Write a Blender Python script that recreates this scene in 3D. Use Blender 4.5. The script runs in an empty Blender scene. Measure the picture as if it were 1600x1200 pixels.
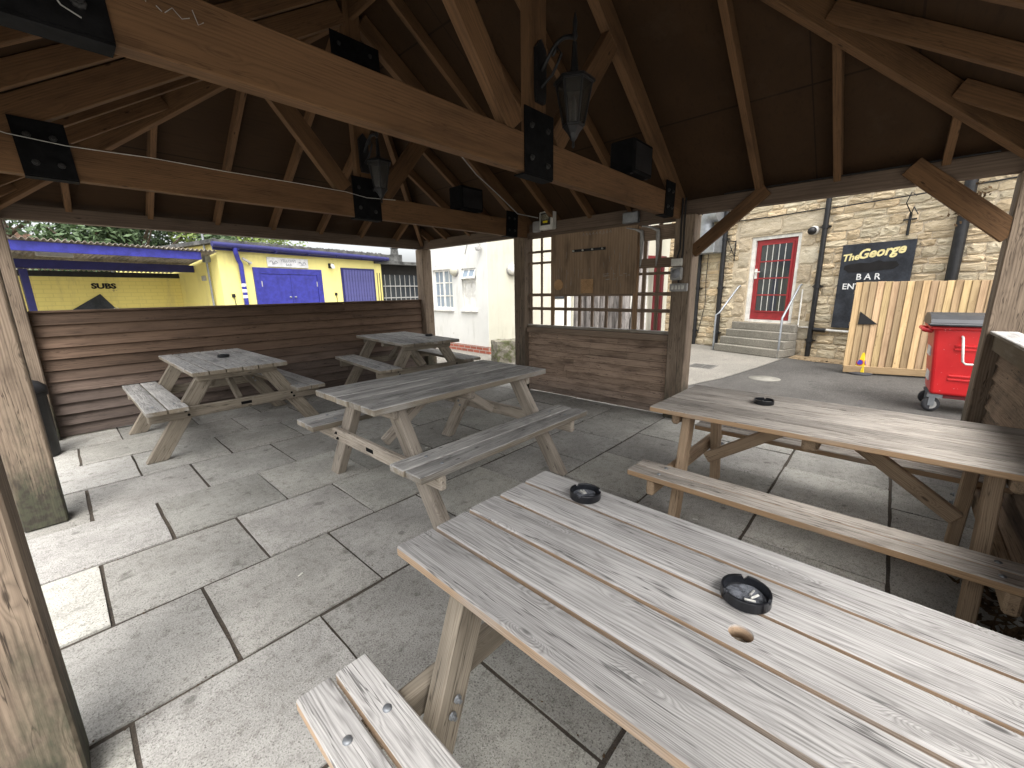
import bpy, bmesh, math, random
from mathutils import Vector, Matrix, noise
random.seed(11)
R = math.radians
S = bpy.context.scene
COL = S.collection

# ------------------------------------------------------------------ camera
F_PX, YAW, PITCH, ROLL, EYE = 642.53, 0.831046, -0.221595, -0.0161865, 1.40
def cam_axes():
    y, p, r = YAW, PITCH, ROLL
    f = Vector((math.sin(y)*math.cos(p), math.cos(y)*math.cos(p), math.sin(p)))
    rt = Vector((math.cos(y), -math.sin(y), 0)); up = rt.cross(f)
    return math.cos(r)*rt+math.sin(r)*up, -math.sin(r)*rt+math.cos(r)*up, f
rt, up, fw = cam_axes()
cd = bpy.data.cameras.new("camera"); cam = bpy.data.objects.new("camera", cd); COL.objects.link(cam)
cd.sensor_width = 36; cd.lens = F_PX/1600*36; cd.clip_start = .02; cd.clip_end = 500
m = Matrix((rt, up, -fw)).transposed().to_4x4(); m.translation = (0, 0, EYE); cam.matrix_world = m
S.camera = cam

# ------------------------------------------------------------------ sky, sun, exposure (bright overcast)
SUN_EL, SUN_AZ = R(62), R(208)      # azimuth of the sun measured from +Y towards +X
w = bpy.data.worlds.new("World"); S.world = w; w.use_nodes = True
nt = w.node_tree; bg = nt.nodes["Background"]
sky = nt.nodes.new("ShaderNodeTexSky"); sky.sky_type = 'NISHITA'; sky.sun_disc = False
sky.sun_elevation = SUN_EL; sky.sun_rotation = SUN_AZ; sky.dust_density = 6; sky.air_density = 1; sky.ozone_density = 1
hs = nt.nodes.new("ShaderNodeHueSaturation"); hs.inputs["Saturation"].default_value = .22
nt.links.new(sky.outputs[0], hs.inputs["Color"]); nt.links.new(hs.outputs[0], bg.inputs[0]); bg.inputs[1].default_value = .15
sd = bpy.data.lights.new("sun", 'SUN'); sd.energy = .5; sd.angle = R(95); sd.color = (1, .96, .9)
sun = bpy.data.objects.new("sun", sd); COL.objects.link(sun)
sv = Vector((math.sin(SUN_AZ)*math.cos(SUN_EL), math.cos(SUN_AZ)*math.cos(SUN_EL), math.sin(SUN_EL)))
sun.rotation_euler = sv.to_track_quat('Z', 'Y').to_euler()
vs = S.view_settings; vs.view_transform = 'Standard'; vs.look = 'None'; vs.gamma = 1; vs.use_curve_mapping = False
vs.exposure = 1.76
try:
    S.cycles.max_bounces = 10; S.cycles.diffuse_bounces = 6; S.cycles.use_denoising = True
    S.cycles.sample_clamp_indirect = 6
except Exception: pass

# ------------------------------------------------------------------ helpers
WM = {}
def link(o, parent=None, M=None):
    COL.objects.link(o); M = M or Matrix()
    if parent is not None:
        o.parent = parent; o.matrix_basis = WM[parent.name].inverted() @ M
    else: o.matrix_basis = M
    WM[o.name] = M.copy(); return o
def tag(o, label=None, cat=None, group=None, kind=None):
    for k, v in (("label", label), ("category", cat), ("group", group), ("kind", kind)):
        if v: o[k] = v
    return o
def thing(name, loc=(0, 0, 0), label=None, cat=None, group=None, M=None):
    o = bpy.data.objects.new(name, None); o.empty_display_size = .1
    link(o, None, M or Matrix.Translation(loc)); return tag(o, label, cat, group)
def frame(o, x, z=(0, 0, 1)):
    x = Vector(x).normalized(); z = Vector(z); y = z.cross(x).normalized(); z = x.cross(y)
    M = Matrix((x, y, z)).transposed().to_4x4(); M.translation = Vector(o); return M
T = lambda *a: Matrix.Translation(Vector(a))
RZ = lambda a: Matrix.Rotation(a, 4, 'Z')

class MB:
    def __init__(s): s.v = []; s.f = []; s.sm = []
    def add(s, V, F, smooth=False):
        b = len(s.v); s.v += [tuple(x) for x in V]; s.f += [tuple(b+i for i in f) for f in F]; s.sm += [smooth]*len(F); return s
    def box(s, a, b, M=None):
        x0, y0, z0 = a; x1, y1, z1 = b
        V = [Vector(p) for p in ((x0,y0,z0),(x1,y0,z0),(x1,y1,z0),(x0,y1,z0),(x0,y0,z1),(x1,y0,z1),(x1,y1,z1),(x0,y1,z1))]
        if M: V = [M @ p for p in V]
        return s.add(V, [(3,2,1,0),(4,5,6,7),(0,1,5,4),(1,2,6,5),(2,3,7,6),(3,0,4,7)])
    def prism(s, pts, z0, z1, M=None):
        n = len(pts); V = [Vector((x, y, z0)) for x, y in pts]+[Vector((x, y, z1)) for x, y in pts]
        if M: V = [M @ p for p in V]
        return s.add(V, [tuple(range(n-1, -1, -1)), tuple(range(n, 2*n))]+[(i, (i+1) % n, n+(i+1) % n, n+i) for i in range(n)])
    def lathe(s, prof, n=20, M=None, smooth=True):
        V = []; Fc = []
        for r, z in prof:
            for i in range(n):
                a = 2*math.pi*i/n; V.append(Vector((r*math.cos(a), r*math.sin(a), z)))
        if M: V = [M @ p for p in V]
        for k in range(len(prof)-1):
            for i in range(n):
                j = (i+1) % n; Fc.append((k*n+i, k*n+j, (k+1)*n+j, (k+1)*n+i))
        s.add(V, Fc, smooth)
        if prof[0][0] > 1e-4: s.add([V[i] for i in range(n)], [tuple(range(n-1, -1, -1))])
        if prof[-1][0] > 1e-4: s.add([V[(len(prof)-1)*n+i] for i in range(n)], [tuple(range(n))])
        return s
    def tube(s, pts, r, n=8, rs=None, smooth=True):
        pts = [Vector(p) for p in pts]; V = []; Fc = []; N = len(pts); prev = None
        for k, p in enumerate(pts):
            t = (pts[min(k+1, N-1)]-pts[max(k-1, 0)]).normalized()
            a = prev if prev is not None else (Vector((0, 0, 1)) if abs(t.z) < .9 else Vector((1, 0, 0)))
            x = (a-t*a.dot(t)).normalized(); y = t.cross(x); prev = x; rr = rs[k] if rs else r
            for i in range(n):
                q = 2*math.pi*i/n; V.append(p+x*rr*math.cos(q)+y*rr*math.sin(q))
        for k in range(N-1):
            for i in range(n):
                j = (i+1) % n; Fc.append((k*n+i, k*n+j, (k+1)*n+j, (k+1)*n+i))
        s.add(V, Fc, smooth); s.add(V[:n], [tuple(range(n-1, -1, -1))]); s.add(V[-n:], [tuple(range(n))]); return s
    def mesh(s, name, mat=None):
        me = bpy.data.meshes.new(name); me.from_pydata(s.v, [], s.f); me.update()
        for p, q in zip(me.polygons, s.sm): p.use_smooth = q
        if mat: me.materials.append(mat)
        return me
    def build(s, name, mat, parent=None, M=None, kind=None):
        o = bpy.data.objects.new(name, s.mesh(name, mat)); link(o, parent, M)
        if kind: o["kind"] = kind
        return o
_mc = {}
def bevbox(L, wd, h, bev, mat):
    k = (round(L, 3), round(wd, 3), round(h, 3), bev, mat.name)
    if k in _mc: return _mc[k]
    bm = bmesh.new(); bmesh.ops.create_cube(bm, size=1)
    bmesh.ops.scale(bm, vec=(L, wd, h), verts=bm.verts)
    if bev: bmesh.ops.bevel(bm, geom=bm.edges[:], offset=min(bev, wd*.3, h*.3), segments=1, affect='EDGES')
    me = bpy.data.meshes.new("timber"); bm.to_mesh(me); bm.free(); me.materials.append(mat); _mc[k] = me; return me
def beam(name, p0, p1, wd, h, mat, parent=None, up=(0, 0, 1), bev=.004, tint=None):
    """timber from p0 to p1, wd across, h along 'up'; local X runs with the grain"""
    p0, p1 = Vector(p0), Vector(p1); d = p1-p0
    M = frame((p0+p1)/2, d, up)
    o = bpy.data.objects.new(name, bevbox(d.length, wd, h, bev, mat)); link(o, parent, M)
    if tint: o.color = (*tint, 1)
    return o
def bx(name, a, b, mat, parent=None, M=None, bev=.004, tint=None):
    """bevelled box given by two corners in frame M, long side = local X is kept as X"""
    a, b = Vector(a), Vector(b); d = b-a
    M2 = (M or Matrix()) @ Matrix.Translation((a+b)/2)
    o = bpy.data.objects.new(name, bevbox(abs(d.x), abs(d.y), abs(d.z), bev, mat)); link(o, parent, M2)
    if tint: o.color = (*tint, 1)
    return o
def text(name, body, mat, parent, M, size, shear=0, off=0, ext=.001, align='CENTER', sx=1):
    c = bpy.data.curves.new(name, 'FONT'); c.body = body; c.size = size; c.shear = shear; c.offset = off; c.extrude = ext
    c.align_x = align; c.align_y = 'CENTER'; c.materials.append(mat); c.resolution_u = 3
    tmp = bpy.data.objects.new("lettering_source", c); COL.objects.link(tmp); bpy.context.view_layer.update()
    me = bpy.data.meshes.new_from_object(tmp.evaluated_get(bpy.context.evaluated_depsgraph_get())); bpy.data.objects.remove(tmp)
    me.materials.clear(); me.materials.append(mat)
    o = bpy.data.objects.new(name, me); return link(o, parent, M @ Matrix.Scale(sx, 4, (1, 0, 0)))

# ------------------------------------------------------------------ materials
class NT:
    def __init__(s, name, rough=.8, spec=.3, metal=0):
        s.m = bpy.data.materials.new(name); s.m.use_nodes = True; s.t = s.m.node_tree; s.b = s.t.nodes["Principled BSDF"]
        s.b.inputs["Roughness"].default_value = rough; s.b.inputs["Specular IOR Level"].default_value = spec; s.b.inputs["Metallic"].default_value = metal
    def n(s, typ, ins=None, out=0, **pr):
        q = s.t.nodes.new("ShaderNode"+typ)
        for k, v in pr.items(): setattr(q, k, v)
        for k, v in (ins or {}).items():
            if isinstance(v, bpy.types.NodeSocket): s.t.links.new(v, q.inputs[k])
            else: q.inputs[k].default_value = v
        return q.outputs[out]
    def math(s, op, a, b=0, c=None, clamp=False):
        i = {0: a, 1: b}
        if c is not None: i[2] = c
        return s.n("Math", i, operation=op, use_clamp=clamp)
    def mix(s, f, a, b, mode='MIX'):
        q = s.t.nodes.new("ShaderNodeMix"); q.data_type = 'RGBA'; q.blend_type = mode; q.clamp_factor = True
        for k, v in ((0, f), (6, a), (7, b)):
            if isinstance(v, bpy.types.NodeSocket): s.t.links.new(v, q.inputs[k])
            else: q.inputs[k].default_value = v if k == 0 else ((*v, 1) if len(v) == 3 else v)
        return q.outputs[2]
    def rng(s, v, a, b, c=0, d=1, smooth=True):
        return s.n("MapRange", {0: v, 1: a, 2: b, 3: c, 4: d}, interpolation_type='SMOOTHSTEP' if smooth else 'LINEAR')
    def noise(s, vec, scale, det=3, rough=.55, out=0, dist=0):
        return s.n("TexNoise", {"Vector": vec, "Scale": scale, "Detail": det, "Roughness": rough, "Distortion": dist}, out)
    def scl(s, vec, x, y, z): return s.n("VectorMath", {0: vec, 1: (x, y, z)}, operation='MULTIPLY')
    def obj(s): return s.n("TexCoord", out=3)
    def rand(s): return s.n("ObjectInfo", out=5)
    def ocol(s): return s.n("ObjectInfo", out=1)
    def bump(s, h, st=.3, dist=.01):
        s.t.links.new(s.n("Bump", {"Strength": st, "Distance": dist, "Height": h}), s.b.inputs["Normal"])
    def col(s, c): 
        if isinstance(c, bpy.types.NodeSocket): s.t.links.new(c, s.b.inputs["Base Color"])
        else: s.b.inputs["Base Color"].default_value = (*c, 1)
        return s.m
def plain(name, c, rough=.6, spec=.4, metal=0, var=.12, sc=9, bump=0):
    g = NT(name, rough, spec, metal); v = g.obj()
    a = g.noise(v, sc, 4); b = g.noise(v, sc*9, 3)
    f = g.math('ADD', g.math('MULTIPLY', a, .7), g.math('MULTIPLY', b, .3))
    lo = tuple(x*(1-var*2) for x in c); hi = tuple(min(1, x*(1+var)) for x in c)
    g.col(g.mix(g.rng(f, .3, .7), lo, hi))
    if bump: g.bump(b, bump, .004)
    return g.m

def wood(name, light, dark, side=None, freq=95, knot=1.0, patch=.5, bump=.35, rough=.78, contrast=1.0, fibre=.5, stain=None, stain_h=None, spec=.25, crack=0):
    g = NT(name, rough, spec); o = g.obj(); r = g.rand()
    off = g.n("CombineXYZ", {0: g.math('MULTIPLY', r, 37.3), 1: g.math('MULTIPLY', r, 11.7), 2: g.math('MULTIPLY', r, 5.1)})
    p = g.n("VectorMath", {0: o, 1: off}, operation='ADD')
    wv = g.n("TexWhiteNoise", {"W": g.math('MULTIPLY', r, 91.7)}, out=1, noise_dimensions='1D')
    rs = g.n("SeparateXYZ", {0: wv}); rs_n = rs.node
    xyz = g.n("SeparateXYZ", {0: o}).node
    n1 = g.noise(g.scl(p, 1.1, 6, 6), 1.0, 2); n2 = g.noise(g.scl(p, 5, 25, 25), 1.0, 2)
    # knots: stretched cells
    kn = g.n("TexVoronoi", {"Vector": g.scl(p, 3.2, 11, 11), "Scale": 1.0, "Randomness": 1}, out=0)
    km = g.rng(kn, .085, .03); kw = g.rng(kn, .30, .0)
    yy = g.math('ADD', xyz.outputs[1], g.math('MULTIPLY', g.math('SUBTRACT', rs_n.outputs[0], .5), .12))
    zz = g.math('ADD', xyz.outputs[2], g.math('ADD', .035, g.math('MULTIPLY', rs_n.outputs[1], .07)))
    rad = g.math('SQRT', g.math('ADD', g.math('MULTIPLY', yy, yy), g.math('MULTIPLY', zz, zz)))
    rad = g.math('ADD', rad, g.math('MULTIPLY', n1, .04)); rad = g.math('ADD', rad, g.math('MULTIPLY', n2, .006))
    rad = g.math('ADD', rad, g.math('MULTIPLY', kw, .03*knot))
    ring = g.math('FRACT', g.math('MULTIPLY', rad, freq))
    ring = g.math('POWER', g.math('SUBTRACT', 1, g.math('ABSOLUTE', g.math('SUBTRACT', g.math('MULTIPLY', ring, 2), 1))), 1.6)
    fib = g.noise(g.scl(p, 9, 330, 330), 1.0, 2); fib2 = g.noise(g.scl(p, 2.6, 85, 85), 1.0, 4, .65)
    pat = g.noise(g.scl(p, 2.2, 9, 9), 1.0, 4)
    fac = g.math('ADD', g.math('MULTIPLY', ring, .55*contrast), g.math('MULTIPLY', g.math('SUBTRACT', fib, .35), fibre))
    fac = g.math('ADD', fac, g.math('MULTIPLY', g.math('SUBTRACT', fib2, .5), 1.2), clamp=True)
    c = g.mix(fac, light, dark)
    c = g.mix(g.math('MULTIPLY', g.rng(pat, .45, .75), patch), c, tuple(x*.55 for x in dark))
    c = g.mix(g.math('MULTIPLY', g.rng(pat, .48, .25), patch*.6), c, tuple(min(.8, x*1.25) for x in light))
    if crack:
        cn = g.noise(g.scl(p, 1.6, 42, 42), 1.0, 3, .6); cm_ = g.rng(g.math('ABSOLUTE', g.math('SUBTRACT', cn, .5)), .022, .0)
        cm_ = g.math('MULTIPLY', cm_, g.rng(g.noise(g.scl(p, 3, 14, 14), 1.0, 3), .38, .58))
        c = g.mix(g.math('MULTIPLY', cm_, crack), c, tuple(x*.35 for x in dark))
        blot = g.rng(g.noise(g.scl(o, 5, 9, 9), 1.0, 5, .6), .60, .72); c = g.mix(g.math('MULTIPLY', blot, .35), c, tuple(x*.8 for x in dark))
    if side:
        nz = g.n("SeparateXYZ", {0: g.n("TexCoord", out=1)}).node.outputs[2]
        sm = g.math('MULTIPLY', g.rng(nz, .75, .35), g.rng(g.noise(g.scl(p, 3, 12, 12), 1.0, 3), .28, .55, .45, 1))
        c = g.mix(sm, c, g.mix(g.math('MULTIPLY', fac, .8), side, tuple(x*.4 for x in side)))
    c = g.mix(g.math('MULTIPLY', km, .85*min(1, knot)), c, tuple(x*.4 for x in dark))
    tone = g.math('ADD', .82, g.math('MULTIPLY', rs_n.outputs[2], .36))
    c = g.mix(1, c, g.n("CombineColor", {0: tone, 1: tone, 2: tone}), 'MULTIPLY')
    c = g.mix(1, c, g.ocol(), 'MULTIPLY')
    if stain:
        gz = g.n("SeparateXYZ", {0: g.n("NewGeometry", out=0)}).node.outputs[2]
        s1 = g.math('ADD', gz, g.math('MULTIPLY', g.math('SUBTRACT', g.noise(g.scl(g.n("NewGeometry", out=0), 9, 9, 2.2), 1.0, 6, .7), .5), stain_h*3.0))
        c = g.mix(g.math('MULTIPLY', g.rng(s1, stain_h*1.15, stain_h*.1), .9), c, g.mix(g.rng(g.noise(g.n("NewGeometry", out=0), 23, 4), .42, .62), stain, (.025, .025, .02)))
    g.col(c)
    hgt = g.math('ADD', g.math('MULTIPLY', ring, .5), g.math('MULTIPLY', fib, .7))
    g.bump(g.math('MULTIPLY', hgt, -1), bump, .002)
    return g.m

M_GREY  = wood("weathered_grey_timber", (.53,.515,.485), (.14,.132,.125), side=(.26,.22,.165), freq=290, patch=.5, contrast=.9, fibre=1.0, crack=.85)
M_SILV  = wood("silver_table_timber", (.49,.475,.455), (.165,.156,.149), side=(.46,.33,.22), freq=330, patch=.4, contrast=.85, fibre=1.1, crack=.8)
M_WARM  = wood("warm_table_timber", (.53,.485,.43), (.175,.152,.128), side=(.50,.33,.19), freq=310, patch=.45, contrast=.9, fibre=1.0, crack=.9)
M_LEGW  = wood("brown_leg_timber", (.42,.31,.205), (.18,.12,.076), freq=180, contrast=.8, crack=.7, patch=.3)
M_LEGG  = wood("greyed_leg_timber", (.40,.35,.29), (.16,.13,.10), freq=190, patch=.6, contrast=.8, crack=.8)
M_LEGD  = wood("dull_leg_timber", (.29,.25,.195), (.11,.09,.068), freq=190, patch=.6, contrast=.8, crack=.8)
M_ROOFT = wood("brown_roof_timber", (.145,.078,.036), (.062,.032,.014), freq=90, patch=.55, crack=.5, contrast=.6, fibre=.35)
M_POST  = wood("weathered_post_timber", (.24,.185,.135), (.085,.062,.045), freq=75, crack=.9, patch=.45, contrast=1.0, stain=(.045,.050,.032), stain_h=.55)
M_PLATE = wood("wall_plate_timber", (.13,.095,.07), (.055,.038,.028), freq=60, patch=.4, contrast=.7)
M_CLAD  = wood("wall_board_timber", (.185,.122,.084), (.068,.043,.029), freq=90, crack=.7, patch=.4, contrast=.7)
M_TONG  = wood("panel_board_timber", (.40,.29,.21), (.15,.10,.07), freq=90, crack=.9, patch=.8, contrast=.6, fibre=.8)
M_TREL  = wood("trellis_timber", (.27,.20,.145), (.12,.085,.06), freq=60, patch=.5)
M_FENCE = wood("new_fence_timber", (.47,.345,.195), (.23,.147,.073), freq=70, patch=.4, knot=1.3, contrast=.7)
M_PLY   = wood("plywood_sheet", (.31,.22,.145), (.155,.105,.067), freq=30, patch=.7, knot=.2, contrast=.6, fibre=.7)
M_BARK  = wood("grey_bark", (.40,.37,.345), (.09,.08,.072), freq=60, patch=.8, knot=.7, bump=.9, crack=1)

def roof_panel_mat():
    g = NT("roof_board_brown", .8, .15); v = g.obj()
    c = g.mix(g.rng(g.noise(v, 1.3, 5), .3, .7), (.033,.018,.0085), (.048,.026,.012))
    c = g.mix(g.rng(g.noise(g.scl(v, 3, 40, 40), 1, 3), .5, .8), c, (.028,.016,.008))
    x = g.n("SeparateXYZ", {0: v}).node; ln = g.math('MAXIMUM', g.rng(g.math('ABSOLUTE', g.math('SUBTRACT', g.math('FRACT', g.math('MULTIPLY', x.outputs[1], .82)), .5)), .005, .003), g.rng(g.math('ABSOLUTE', g.math('SUBTRACT', g.math('FRACT', g.math('MULTIPLY', x.outputs[2], 1.27)), .5)), .006, .004))
    c = g.mix(g.math('MULTIPLY', ln, .7), c, (.010,.006,.004))
    g.col(g.mix(g.math('MULTIPLY', g.rng(g.noise(v, 2.3, 6, .65), .58, .74), .5), c, (.058,.037,.022))); return g.m
M_RPAN = roof_panel_mat()
def slab_mat():
    g = NT("concrete_paving", .9, .2); o = g.obj(); r = g.rand()
    p = g.n("VectorMath", {0: o, 1: g.n("CombineXYZ", {0: g.math('MULTIPLY', r, 51.0), 1: g.math('MULTIPLY', r, 23.0), 2: 0.0})}, operation='ADD')
    a = g.noise(p, 3.2, 5, .6); b = g.noise(p, 22, 4, .7); c = g.noise(p, 150, 3, .7)
    vor = g.n("TexVoronoi", {"Vector": p, "Scale": 75.0}, out=0)
    k = g.mix(g.rng(a, .32, .68), (.32,.312,.292), (.43,.42,.395))
    k = g.mix(g.math('MULTIPLY', g.rng(b, .48, .70), .55), k, (.165,.157,.14))
    k = g.mix(g.math('MULTIPLY', g.rng(c, .53, .66), .8), k, (.105,.10,.09))
    k = g.mix(g.math('MULTIPLY', g.rng(c, .46, .32), .7), k, (.50,.49,.455))
    k = g.mix(g.math('MULTIPLY', g.rng(vor, .17, .08), .7), k, (.07,.067,.06))
    k = g.mix(g.math('MULTIPLY', g.rng(g.noise(p, 6, 4, .6), .62, .74), .6), k, (.10,.095,.083))
    gum = g.n("TexVoronoi", {"Vector": p, "Scale": 3.4}, out=0)
    k = g.mix(g.math('MULTIPLY', g.rng(gum, .075, .055), .55), k, (.12,.115,.105))
    t = g.math('ADD', .80, g.math('MULTIPLY', r, .32))
    k = g.mix(1, k, g.n("CombineColor", {0: t, 1: t, 2: g.math('MULTIPLY', t, .985)}), 'MULTIPLY')
    g.col(g.mix(1, k, g.ocol(), 'MULTIPLY'))
    g.bump(g.math('ADD', g.math('MULTIPLY', c, .7), g.math('MULTIPLY', b, .8)), .8, .005); return g.m
M_SLAB = slab_mat()
def ground_mat(name, c0, c1, c2, sp, bmp=.5):
    g = NT(name, .92, .2); v = g.n("NewGeometry", out=0)
    k = g.mix(g.rng(g.noise(v, .9, 5, .6), .35, .65), c0, c1)
    k = g.mix(g.math('MULTIPLY', g.rng(g.noise(v, 5, 5, .65), .52, .7), .6), k, c2)
    f = g.noise(v, sp, 2, .7)
    k = g.mix(g.math('MULTIPLY', g.rng(f, .55, .7), .6), k, tuple(min(1, x*1.8) for x in c1))
    k = g.mix(g.math('MULTIPLY', g.rng(f, .45, .3), .6), k, tuple(x*.5 for x in c0))
    g.col(k); g.bump(f, bmp, .006); return g.m
M_TAR = ground_mat("worn_tarmac", (.052,.049,.045), (.078,.074,.068), (.036,.034,.031), 55, .8)
M_CONC = ground_mat("concrete_ground", (.155,.146,.128), (.20,.188,.163), (.115,.107,.093), 60, .5)
M_PAVE = ground_mat("pale_yard_concrete", (.30,.29,.26), (.37,.355,.32), (.24,.23,.20), 60, .3)
M_JOINT = ground_mat("joint_dirt", (.05,.043,.036), (.085,.07,.055), (.03,.027,.022), 160)
M_DIRT = ground_mat("leaf_dirt", (.17,.125,.075), (.24,.18,.11), (.09,.065,.04), 60, 1)
def stone_mat(name, a, b, c, moss=None):
    g = NT(name, .9, .2); o = g.obj(); r = g.rand()
    p = g.n("VectorMath", {0: o, 1: g.n("CombineXYZ", {0: g.math('MULTIPLY', r, 51.0), 1: g.math('MULTIPLY', r, 23.0), 2: g.math('MULTIPLY', r, 9.0)})}, operation='ADD')
    q = g.scl(p, 1, 1, 2.6)
    n1 = g.noise(q, 6, 5, .65); n2 = g.noise(q, 24, 5, .7, dist=.6)
    k = g.mix(g.rng(n1, .3, .7), a, b); k = g.mix(g.math('MULTIPLY', g.rng(n2, .5, .68), .7), k, c)
    k = g.mix(g.math('MULTIPLY', g.rng(n2, .42, .28), .5), k, tuple(min(.8, x*1.3) for x in b))
    if moss: k = g.mix(g.rng(g.noise(p, 9, 4), .45, .6), k, moss)
    wv = g.n("SeparateXYZ", {0: g.n("TexWhiteNoise", {"W": g.math('MULTIPLY', r, 77.0)}, out=1, noise_dimensions='1D')}).node
    t = g.math('ADD', .78, g.math('MULTIPLY', wv.outputs[0], .42)); t2 = g.math('MULTIPLY', t, g.math('ADD', .86, g.math('MULTIPLY', wv.outputs[1], .22)))
    k = g.mix(1, k, g.n("CombineColor", {0: t, 1: g.math('MULTIPLY', g.math('ADD', t, t2), .5), 2: t2}), 'MULTIPLY')
    g.col(k); g.bump(g.math('ADD', n1, n2), .8, .022); return g.m
M_STONE = stone_mat("honey_rubble_stone", (.50,.41,.27), (.61,.525,.375), (.37,.30,.195))
M_ASHL = stone_mat("pale_dressed_stone", (.47,.40,.285), (.56,.49,.37), (.36,.30,.21))
M_MORT = ground_mat("lime_mortar", (.47,.40,.29), (.54,.46,.34), (.39,.325,.23), 60)
M_STEP = ground_mat("concrete_step", (.16,.15,.125), (.215,.20,.168), (.11,.103,.085), 60)
M_BOUL = stone_mat("mossy_boulder", (.19,.175,.14), (.26,.245,.20), (.11,.10,.08), moss=(.11,.115,.06))
def paint_wall(name, c, dirt, bricks=False, flake=None, sc=1.0):
    g = NT(name, .75, .25); v = g.obj()
    k = g.mix(g.rng(g.noise(v, 1.1, 5, .6), .3, .75), c, tuple(x*.88 for x in c))
    k = g.mix(g.math('MULTIPLY', g.rng(g.noise(g.scl(v, 5, 5, 1.2), 1, 5, .65), .52, .76), .6), k, dirt)
    if flake: k = g.mix(g.rng(g.noise(v, 4.2, 6, .6), .69, .715), k, flake)
    h = g.noise(v, 40, 4)
    if bricks:
        br = g.n("TexBrick", {"Vector": g.n("CombineXYZ", {0: g.n("SeparateXYZ", {0: v}).node.outputs[0], 1: g.n("SeparateXYZ", {0: v}).node.outputs[2], 2: 0.0}), "Scale": 1.0, "Mortar Size": .006, "Brick Width": .225, "Row Height": .075}, out=1)
        k = g.mix(g.math('MULTIPLY', br, .35), k, tuple(x*.6 for x in c)); h = g.math('SUBTRACT', g.math('MULTIPLY', h, .3), br)
    g.col(k); g.bump(h, .35, .006); return g.m
M_YEL = paint_wall("yellow_wall_paint", (.79,.70,.26), (.52,.44,.20))
M_YELB = paint_wall("yellow_painted_brick", (.74,.63,.21), (.46,.38,.17), bricks=True, flake=(.30,.24,.12))
M_WHT = paint_wall("white_render", (.66,.66,.62), (.43,.43,.38), flake=(.42,.40,.35))
M_CREAM = paint_wall("cream_render", (.54,.525,.43), (.36,.34,.27), flake=(.37,.35,.29))
M_BLUE = plain("blue_gloss_paint", (.033,.035,.25), .45, .4, var=.18)
M_DKBLUE = plain("dark_blue_paint", (.018,.018,.10), .5, .4)
M_GATE = plain("blue_grey_shutter", (.07,.07,.20), .5, .4)
M_BLACK = plain("black_painted_metal", (.012,.012,.013), .5, .4, var=.3)
M_STEEL = plain("black_steel_plate", (.006,.006,.0065), .85, .12, var=.35, sc=20)
M_ASH = plain("black_melamine", (.010,.011,.014), .28, .5, var=.3, sc=30)
M_GALV = plain("galvanised_metal", (.27,.285,.30), .5, .5, .7)
M_WPLAS = plain("white_plastic", (.66,.65,.60), .5, .4)
M_GPLAS = plain("grey_plastic", (.34,.335,.32), .5, .4)
M_WPAINT = plain("white_frame_paint", (.74,.73,.68), .5, .4)
M_CHALK = plain("chalk_white", (.72,.72,.70), .9, .1)
M_GOLD = plain("cream_yellow_lettering", (.76,.66,.32), .6, .3)
M_INK = plain("black_lettering", (.015,.015,.015), .7, .2)
M_SIGN = plain("blackboard_slate", (.030,.034,.042), .7, .3, var=.3, sc=4)
M_SMEAR = plain("painted_over_patch", (.016,.015,.015), .7, .2)
M_PANEL = plain("pale_sign_panel", (.66,.66,.66), .5, .3)
M_PGREY = plain("grey_print", (.28,.29,.31), .6, .3)
M_REDP = plain("red_door_paint", (.30,.025,.03), .4, .4)
M_MAROON = plain("maroon_paint", (.16,.02,.025), .45, .4)
M_FELT = plain("roof_felt", (.10,.10,.095), .9, .2, var=.35, sc=5)
M_CORR = plain("corrugated_cement", (.27,.24,.195), .85, .2, var=.3, sc=3)
M_RTILE = plain("brown_roof_tiles", (.24,.145,.10), .85, .2, var=.3, sc=6)
M_SHED = plain("dark_shed", (.035,.032,.03), .8, .2)
M_YPLAS = plain("yellow_plastic", (.78,.58,.03), .45, .4)
M_YSTK = plain("yellow_sticker", (.80,.66,.02), .5, .3)
M_RUBB = plain("dark_rubber", (.03,.03,.033), .7, .3)
M_LIDG = plain("grey_bin_lid", (.030,.032,.036), .40, .45)
M_BLUS = plain("blue_roundel", (.05,.05,.35), .5, .3)
M_REDS = plain("red_roundel", (.55,.03,.03), .5, .3)
M_ASHES = plain("cigarette_ash", (.16,.17,.19), .95, .1, var=.45, sc=60, bump=.8)
M_BOLT = plain("dull_bolt", (.022,.0215,.021), .6, .3)
M_IRONC = plain("cast_iron_cover", (.12,.115,.105), .8, .3, var=.3, sc=20, bump=.4)
M_MANH = plain("concrete_cover", (.19,.182,.158), .9, .2)
M_BULB = plain("lamp_candle", (.3,.28,.24), .5, .3)
M_TWIG = plain("dead_leaves", (.085,.055,.03), .9, .1, var=.35, sc=30)
M_CURT = plain("net_curtain", (.30,.36,.42), .8, .2, var=.3, sc=14)
def red_bin_mat():
    g = NT("red_bin_paint", .38, .45); v = g.obj()
    k = g.mix(g.rng(g.noise(v, 3, 5), .3, .7), (.50,.012,.016), (.60,.022,.024))
    sc_ = g.math('MAXIMUM', g.rng(g.noise(g.scl(v, 3, 22, 9), 1, 6, .75), .655, .69), g.rng(g.noise(v, 26, 5, .7), .67, .70))
    g.col(g.mix(g.math('MULTIPLY', sc_, .8), k, (.60,.50,.48))); return g.m
M_RED = red_bin_mat()
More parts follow.
